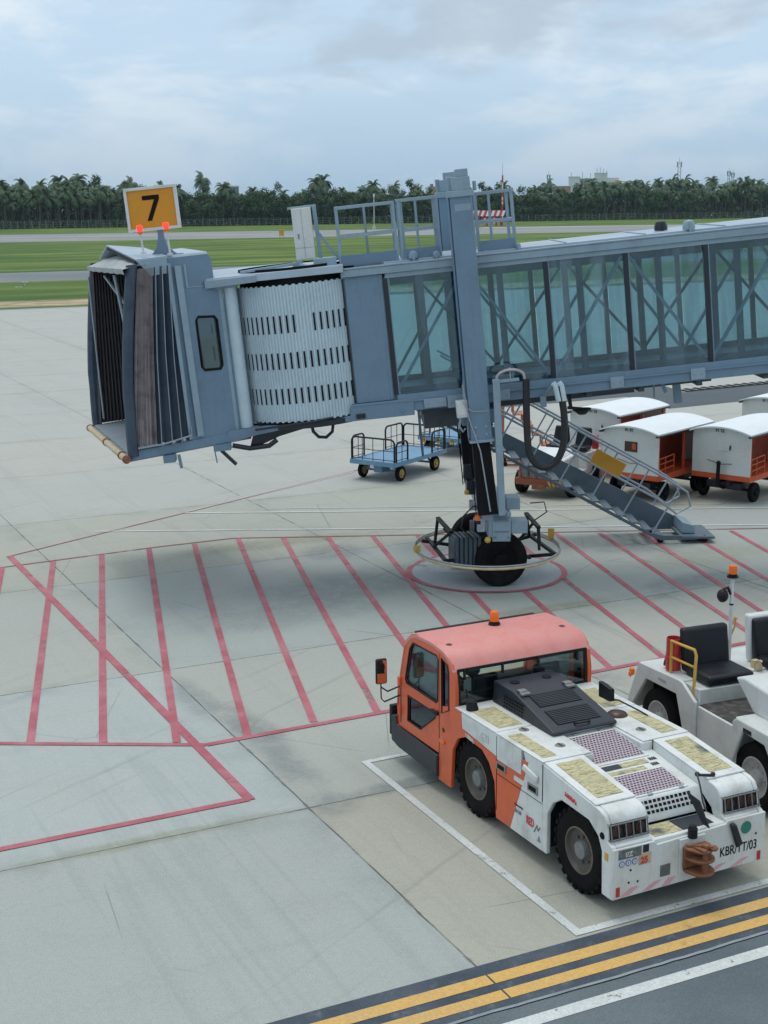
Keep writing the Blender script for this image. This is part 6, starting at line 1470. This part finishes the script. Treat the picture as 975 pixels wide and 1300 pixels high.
for dback, step, sc in rows:
    px = -30.0+rnd.uniform(0,8)
    while px < 1005:
        g = back(gp(px, basey(px)), dback+rnd.uniform(-2,2)); pal = rnd.random() < kindat(px)
        s = sc*rnd.uniform(.80,1.17)*(1.0 if px > 400 else .98)
        place(rnd.choice(palms if pal else trees), g.x, g.y, s, rnd.uniform(0,6.28)); cnt += 1
        px += step*rnd.uniform(.7,1.3)*(1.0 if pal else 1.15)
# taller ones that stand out of the skyline
for px, s, k, lb in ((78,1.32,0,'tall palm standing above the skyline at the far left'),(100,1.26,1,'palm rising over the belt just left of the gate sign'),(411,1.33,0,'single tall palm rising above the belt behind the roof cabinet'),
                 (925,1.18,2,'palm with a thin bare stem poking above the right-hand row')):
    g = back(gp(px, basey(px)), 30); place(palms[k], g.x, g.y, s, px, lb)
for px, s, k, lb in ((124,1.42,2,'tall broadleaf tree left of the gate sign, highest at the left'),(170,1.28,0,'wide flat-topped tree directly behind the gate sign'),(523,1.28,2,'tall loose tree behind the guard rails'),(668,1.28,0,'round dense tree right of the column top'),
                 (845,1.42,0,'round tall tree left of the lattice mast'),(345,1.16,2,'bushy tree standing tallest right of the small grey block')):
    g = back(gp(px, basey(px)), 34); place(trees[k], g.x, g.y, s, px, lb)
# undergrowth and the forest that closes the gaps behind
mb = MB(); r = random.Random(5)
for i in range(34000):
    px = r.uniform(-60,1040); row = r.random(); g = back(gp(px, basey(px)), 34+40*row); z = r.random()**.8*(9.2 if kindat(px) > .5 else 8.6)
    w = r.uniform(.45,1.0); d = V3((r.gauss(0,1), r.gauss(0,1), r.gauss(0,.7))).normalized(); a = d.orthogonal().normalized(); b = d.cross(a); p = g+V3((0,0,z))
    mb.add([p-a*w,p-b*w*.7,p+a*w,p+b*w*.7],[(0,1,2,3)])
fo = mb.build('forest', LD, smooth=0); tag(fo, 'dark mass of forest foliage behind the rows of trees beyond the runway', 'forest', kind='stuff')
mb = MB()
for i in range(9000):
    px = r.uniform(-60,1040); g = back(gp(px, basey(px)), -3+10*r.random()); z = r.random()**1.4*2.2
    w = r.uniform(.2,.5); d = V3((r.gauss(0,1), r.gauss(0,1), r.gauss(0,.7))).normalized(); a = d.orthogonal().normalized(); b = d.cross(a); p = g+V3((0,0,z))
    mb.add([p-a*w,p-b*w*.7,p+a*w,p+b*w*.7],[(0,1,2,3)])
un = mb.build('undergrowth', LF, smooth=0); tag(un, 'low dark undergrowth along the foot of the palms and trees', 'bushes', kind='stuff')
# perimeter fence
fe = empty('perimeter_fence', Matrix.Identity(4), 'thin pale post fence running along the foot of the palms beyond the runway', 'fence')
mb = MB(); px = -40
while px < 1020:
    g = back(gp(px, basey(px)), -6); mb.box(g.x-.07,g.x+.07,g.y-.07,g.y+.07,0,2.3); px += 9
p = mb.build('post', paint('fence_post_concrete', (.20,.22,.21), .8), fe); p['kind'] = 'stuff'
mb = MB(); a, b = back(gp(-40,basey(-40)),-6), back(gp(1020,basey(1020)),-6)
for z in (.6,1.2,1.8,2.25): mb.bar(a+V3((0,0,z)),b+V3((0,0,z)),.03)
mb.build('wire', M['galv'], fe)
# runway control caravan with striped awning
g = gp(617,287.0); cv = empty('runway_caravan', heading(g.x,g.y,90), 'red legged shelter with a red and white striped roof beside the runway', 'shelter')
PX = 1/4.15
for k in range(13):
    mb = MB(); x0 = (-19+3*k)*PX; mb.hexa([(x0,-1.5,2.75),(x0+3*PX,-1.5,2.75),(x0+3*PX,1.5,3.4),(x0,1.5,3.4)],[(x0+.6,-.9,4.3),(x0+3*PX+.6,-.9,4.3),(x0+3*PX,1.5,3.5),(x0,1.5,3.5)]); mb.build('roof_strip', M['red'] if k%2 else M['cartwhite'], cv, smooth=0)
for k in range(7): mb = MB(); x0 = (-17+5.5*k)*PX; mb.box(x0,x0+.55,-1.2,-.9,0 if k not in (2,4) else .6,2.75); mb.build('leg', M['red'], cv, smooth=0)
for k in (2,3,4): mb = MB(); x0 = (-14+5.5*k)*PX; mb.box(x0,x0+.55,-1.3,-1.1,.7,2.3); mb.build('white_board', M['cartwhite'], cv, smooth=0)
g = gp(637.5,286.5); ms = empty('banded_mast', heading(g.x,g.y,90), 'slim red and white banded mast right of the striped shelter', 'mast')
for k in range(7):
    mb = MB(); mb.cyl((0,0,2.0*k),(0,0,2.0*k+2.0),.22,n=8); mb.build('band', M['red'] if k%2 == 0 else M['cartwhite'], ms)
mb = MB(); mb.box(-.3,.5,-.2,.2,6.6,7.2); mb.build('mast_box', M['red'], ms)
for k in (0,):
    mb = MB(); mb.cyl((0,0,14),(0,0,17.2),.06,n=6); mb.build('spike', M['galv'], ms)
g = gp(357.5,301.5); my = MB(); my.X = Matrix.Translation((g.x,g.y,0)); my.box(-.5,.5,-.1,.1,.35,1.6); my.box(-.4,-.3,-.05,.05,0,.35,1); my.box(.3,.4,-.05,.05,0,.35,1)
tag(my.build('runway_marker', [M['yellowpaint'], M['galv'], M['ink']], bevel=.02), 'small yellow marker board standing in the grass by the runway', 'marker board')
# small lights and posts on the airfield
for i, (px, py, hh) in enumerate(((475,291,9.0),(669,278.5,7.5),(32,363,.35),(24,368,.25))):
    g = gp(px,py); mb = MB(); mb.X = Matrix.Translation((g.x,g.y,0)); mb.cyl((0,0,0),(0,0,hh),.10 if hh>3 else .05,n=8); mb.box(-.25,.25,-.1,.1,hh*.9,hh)
    if hh > 3: mb.box(-.4,.4,-.15,.15,0,.9)
    tag(mb.build('airfield_post', M['whitepost']), ('tall thin white pole at the forest edge behind the guard rails','white instrument pole at the forest edge, right of the lift column','short stake at the taxiway edge','shorter stake in the grass left of the cab')[i], 'pole')
# far buildings and masts over the trees
def far(px, py0, D, name, label, cat):
    d = CR*((px-PW/2)/F_PX)+CD*((255-PH/2)/F_PX)+_fwd; d.z = 0; d.normalize(); 
    return empty(name, Matrix.Translation(d*D) @ Matrix.Rotation(-math.atan2(d.x,d.y),4,'Z'), label, cat)
def zat(py, D, px): h = 260-(8.1*px/987); return 7+(h-py+1.2)*D/1840
D = 1000; S = D/1840
fw = paint('far_wall', (.62,.68,.72), .7, amount=.2, scale=.1); fd = paint('far_openings', (.13,.17,.21), .6, amount=.1, scale=.1)
b = far(752,235,D,'terminal_block','large white flat-roofed building with roof masts over the trees at the right','building')
mb = MB(); mb.box(-30*S,-16*S,0,18,0,zat(227.5,D,725)); mb.box(-16*S,14*S,2,18,0,zat(229.5,D,750)); mb.box(8*S,32*S,1,18,0,zat(228,D,775)); mb.box(2*S,18*S,0,14,0,zat(223,D,760)); mb.build('wall', fw, b, smooth=0)
for k in range(8): mb = MB(); mb.box((-15+4.4*k)*S,(-12+4.4*k)*S,1.8,1.99,zat(236,D,750),zat(232,D,750)); mb.build('window', fd, b, smooth=0)
for x0,x1,yy,px in ((-30.5,-15.5,227.5,725),(-16,14,229.5,750),(1.5,18.5,223,760)): mb = MB(); mb.box(x0*S,x1*S,-.3,18.2,zat(yy,D,px),zat(yy-1,D,px)); mb.build('parapet', M['cartwhite'], b, smooth=0)
for x_, y1 in ((-27,221),(-13,220),(5,216),(9,215),(13,217),(-3,222),(17,219)): mb = MB(); mb.cyl((x_*S,8,zat(232,D,750)),(x_*S,8,zat(y1,D,750)),.16,n=5); mb.build('roof_mast', fd, b)
b = far(783,235,D,'yellow_tower','narrow yellow block beside the white building','building'); mb = MB(); mb.box(-2.6*S,2.6*S,0,5,0,zat(231,D,783)); mb.build('wall', M['hazard'], b); mb = MB(); mb.box(-2*S,-1.2*S,-.1,-.01,zat(236,D,783),zat(233,D,783)); mb.build('window', fd, b)
b = far(714,235,D,'low_hall','long low roof with ochre edge left of the white building','building'); mb = MB(); mb.box(-12*S,10*S,0,12,0,zat(238.5,D,714)); mb.build('wall', M['tan'], b); mb = MB(); mb.box(-12.5*S,10.5*S,-.5,12.5,zat(238.5,D,714),zat(237.8,D,714)); mb.build('roof', fw, b)
b = far(296.5,240,D,'grey_block','small grey flat block showing over the trees right of the gate sign','building'); mb = MB(); mb.box(-7*S,7*S,0,8,0,zat(239,D,296)); mb.build('wall', fd, b); mb = MB(); mb.box(-7.6*S,7.6*S,-.4,8.4,zat(239,D,296),zat(237.6,D,296)); mb.build('roof', fw, b)
b = far(500,240,D,'pale_block','pale tower block faint above the trees behind the guard rails','building'); mb = MB(); mb.box(-8*S,-1*S,0,8,0,zat(236,D,500)); mb.box(1*S,8*S,0,8,0,zat(235,D,500)); mb.build('wall', fw, b); mb = MB(); mb.box(-6*S,-3*S,-.1,-.01,zat(240,D,500),zat(238,D,500)); mb.build('window', fd, b)
b = far(549,240,D,'ochre_block','ochre block with dark roof box just left of the column top','building'); mb = MB(); mb.box(-5*S,4*S,0,8,0,zat(238.5,D,549)); mb.build('wall', M['tan'], b); mb = MB(); mb.box(-3*S,1*S,1,5,zat(238.5,D,549),zat(235.5,D,549)); mb.build('roof_box', fd, b)
for px, yt, w_, lb in ((861,206,2.2,'tall lattice radio mast over the palms at the right'),(696,222,1.6,'short mast with aerials left of the white building'),(924,218,1.5,'antenna mast over the palms near the right edge'),(929,220,1.4,'second thinner antenna mast near the right edge')):
    b = far(px,yt,D,'radio_mast',lb,'mast'); z1 = zat(yt,D,px); mb = MB(); w = w_*S
    for sx in (-1,1):
        for sy in (-1,1): mb.bar((sx*w,sy*w,0),(sx*w*.7,sy*w*.7,z1*.95),.22)
    n = 12
    for k in range(n):
        za, zb = z1*.95*k/n, z1*.95*(k+1)/n
        for s in (-1,1): mb.bar((-s*w,-w*.8,za),(s*w,-w*.8,zb),.14)
    mb.build('lattice', fd, b); mb = MB(); mb.cyl((0,0,z1*.93),(0,0,z1*1.04),.12,n=5)
    for s in (-1,1): mb.box(s*w*1.2-.25,s*w*1.2+.25,-w,-w+.3,z1*.84,z1*.95)
    mb.build('aerial', fd, b)

# ------------------------------------------------------------- humid air ----
HAZE = 0.00009
mt, nt, out = newmat('humid_air'); N = NT(nt)
pv = nt.nodes.new('ShaderNodeVolumePrincipled'); pv.inputs['Color'].default_value = (.60,.82,1,1); pv.inputs['Density'].default_value = HAZE; pv.inputs['Anisotropy'].default_value = .2
nt.links.new(pv.outputs[0], out.inputs['Volume'])
mb = MB(); mb.box(-9100,9100,-450,14100,-1.0,48.0)
hz = tag(mb.build('haze', mt, smooth=0), 'thin humid air that pales the far trees', 'haze', kind='stuff')
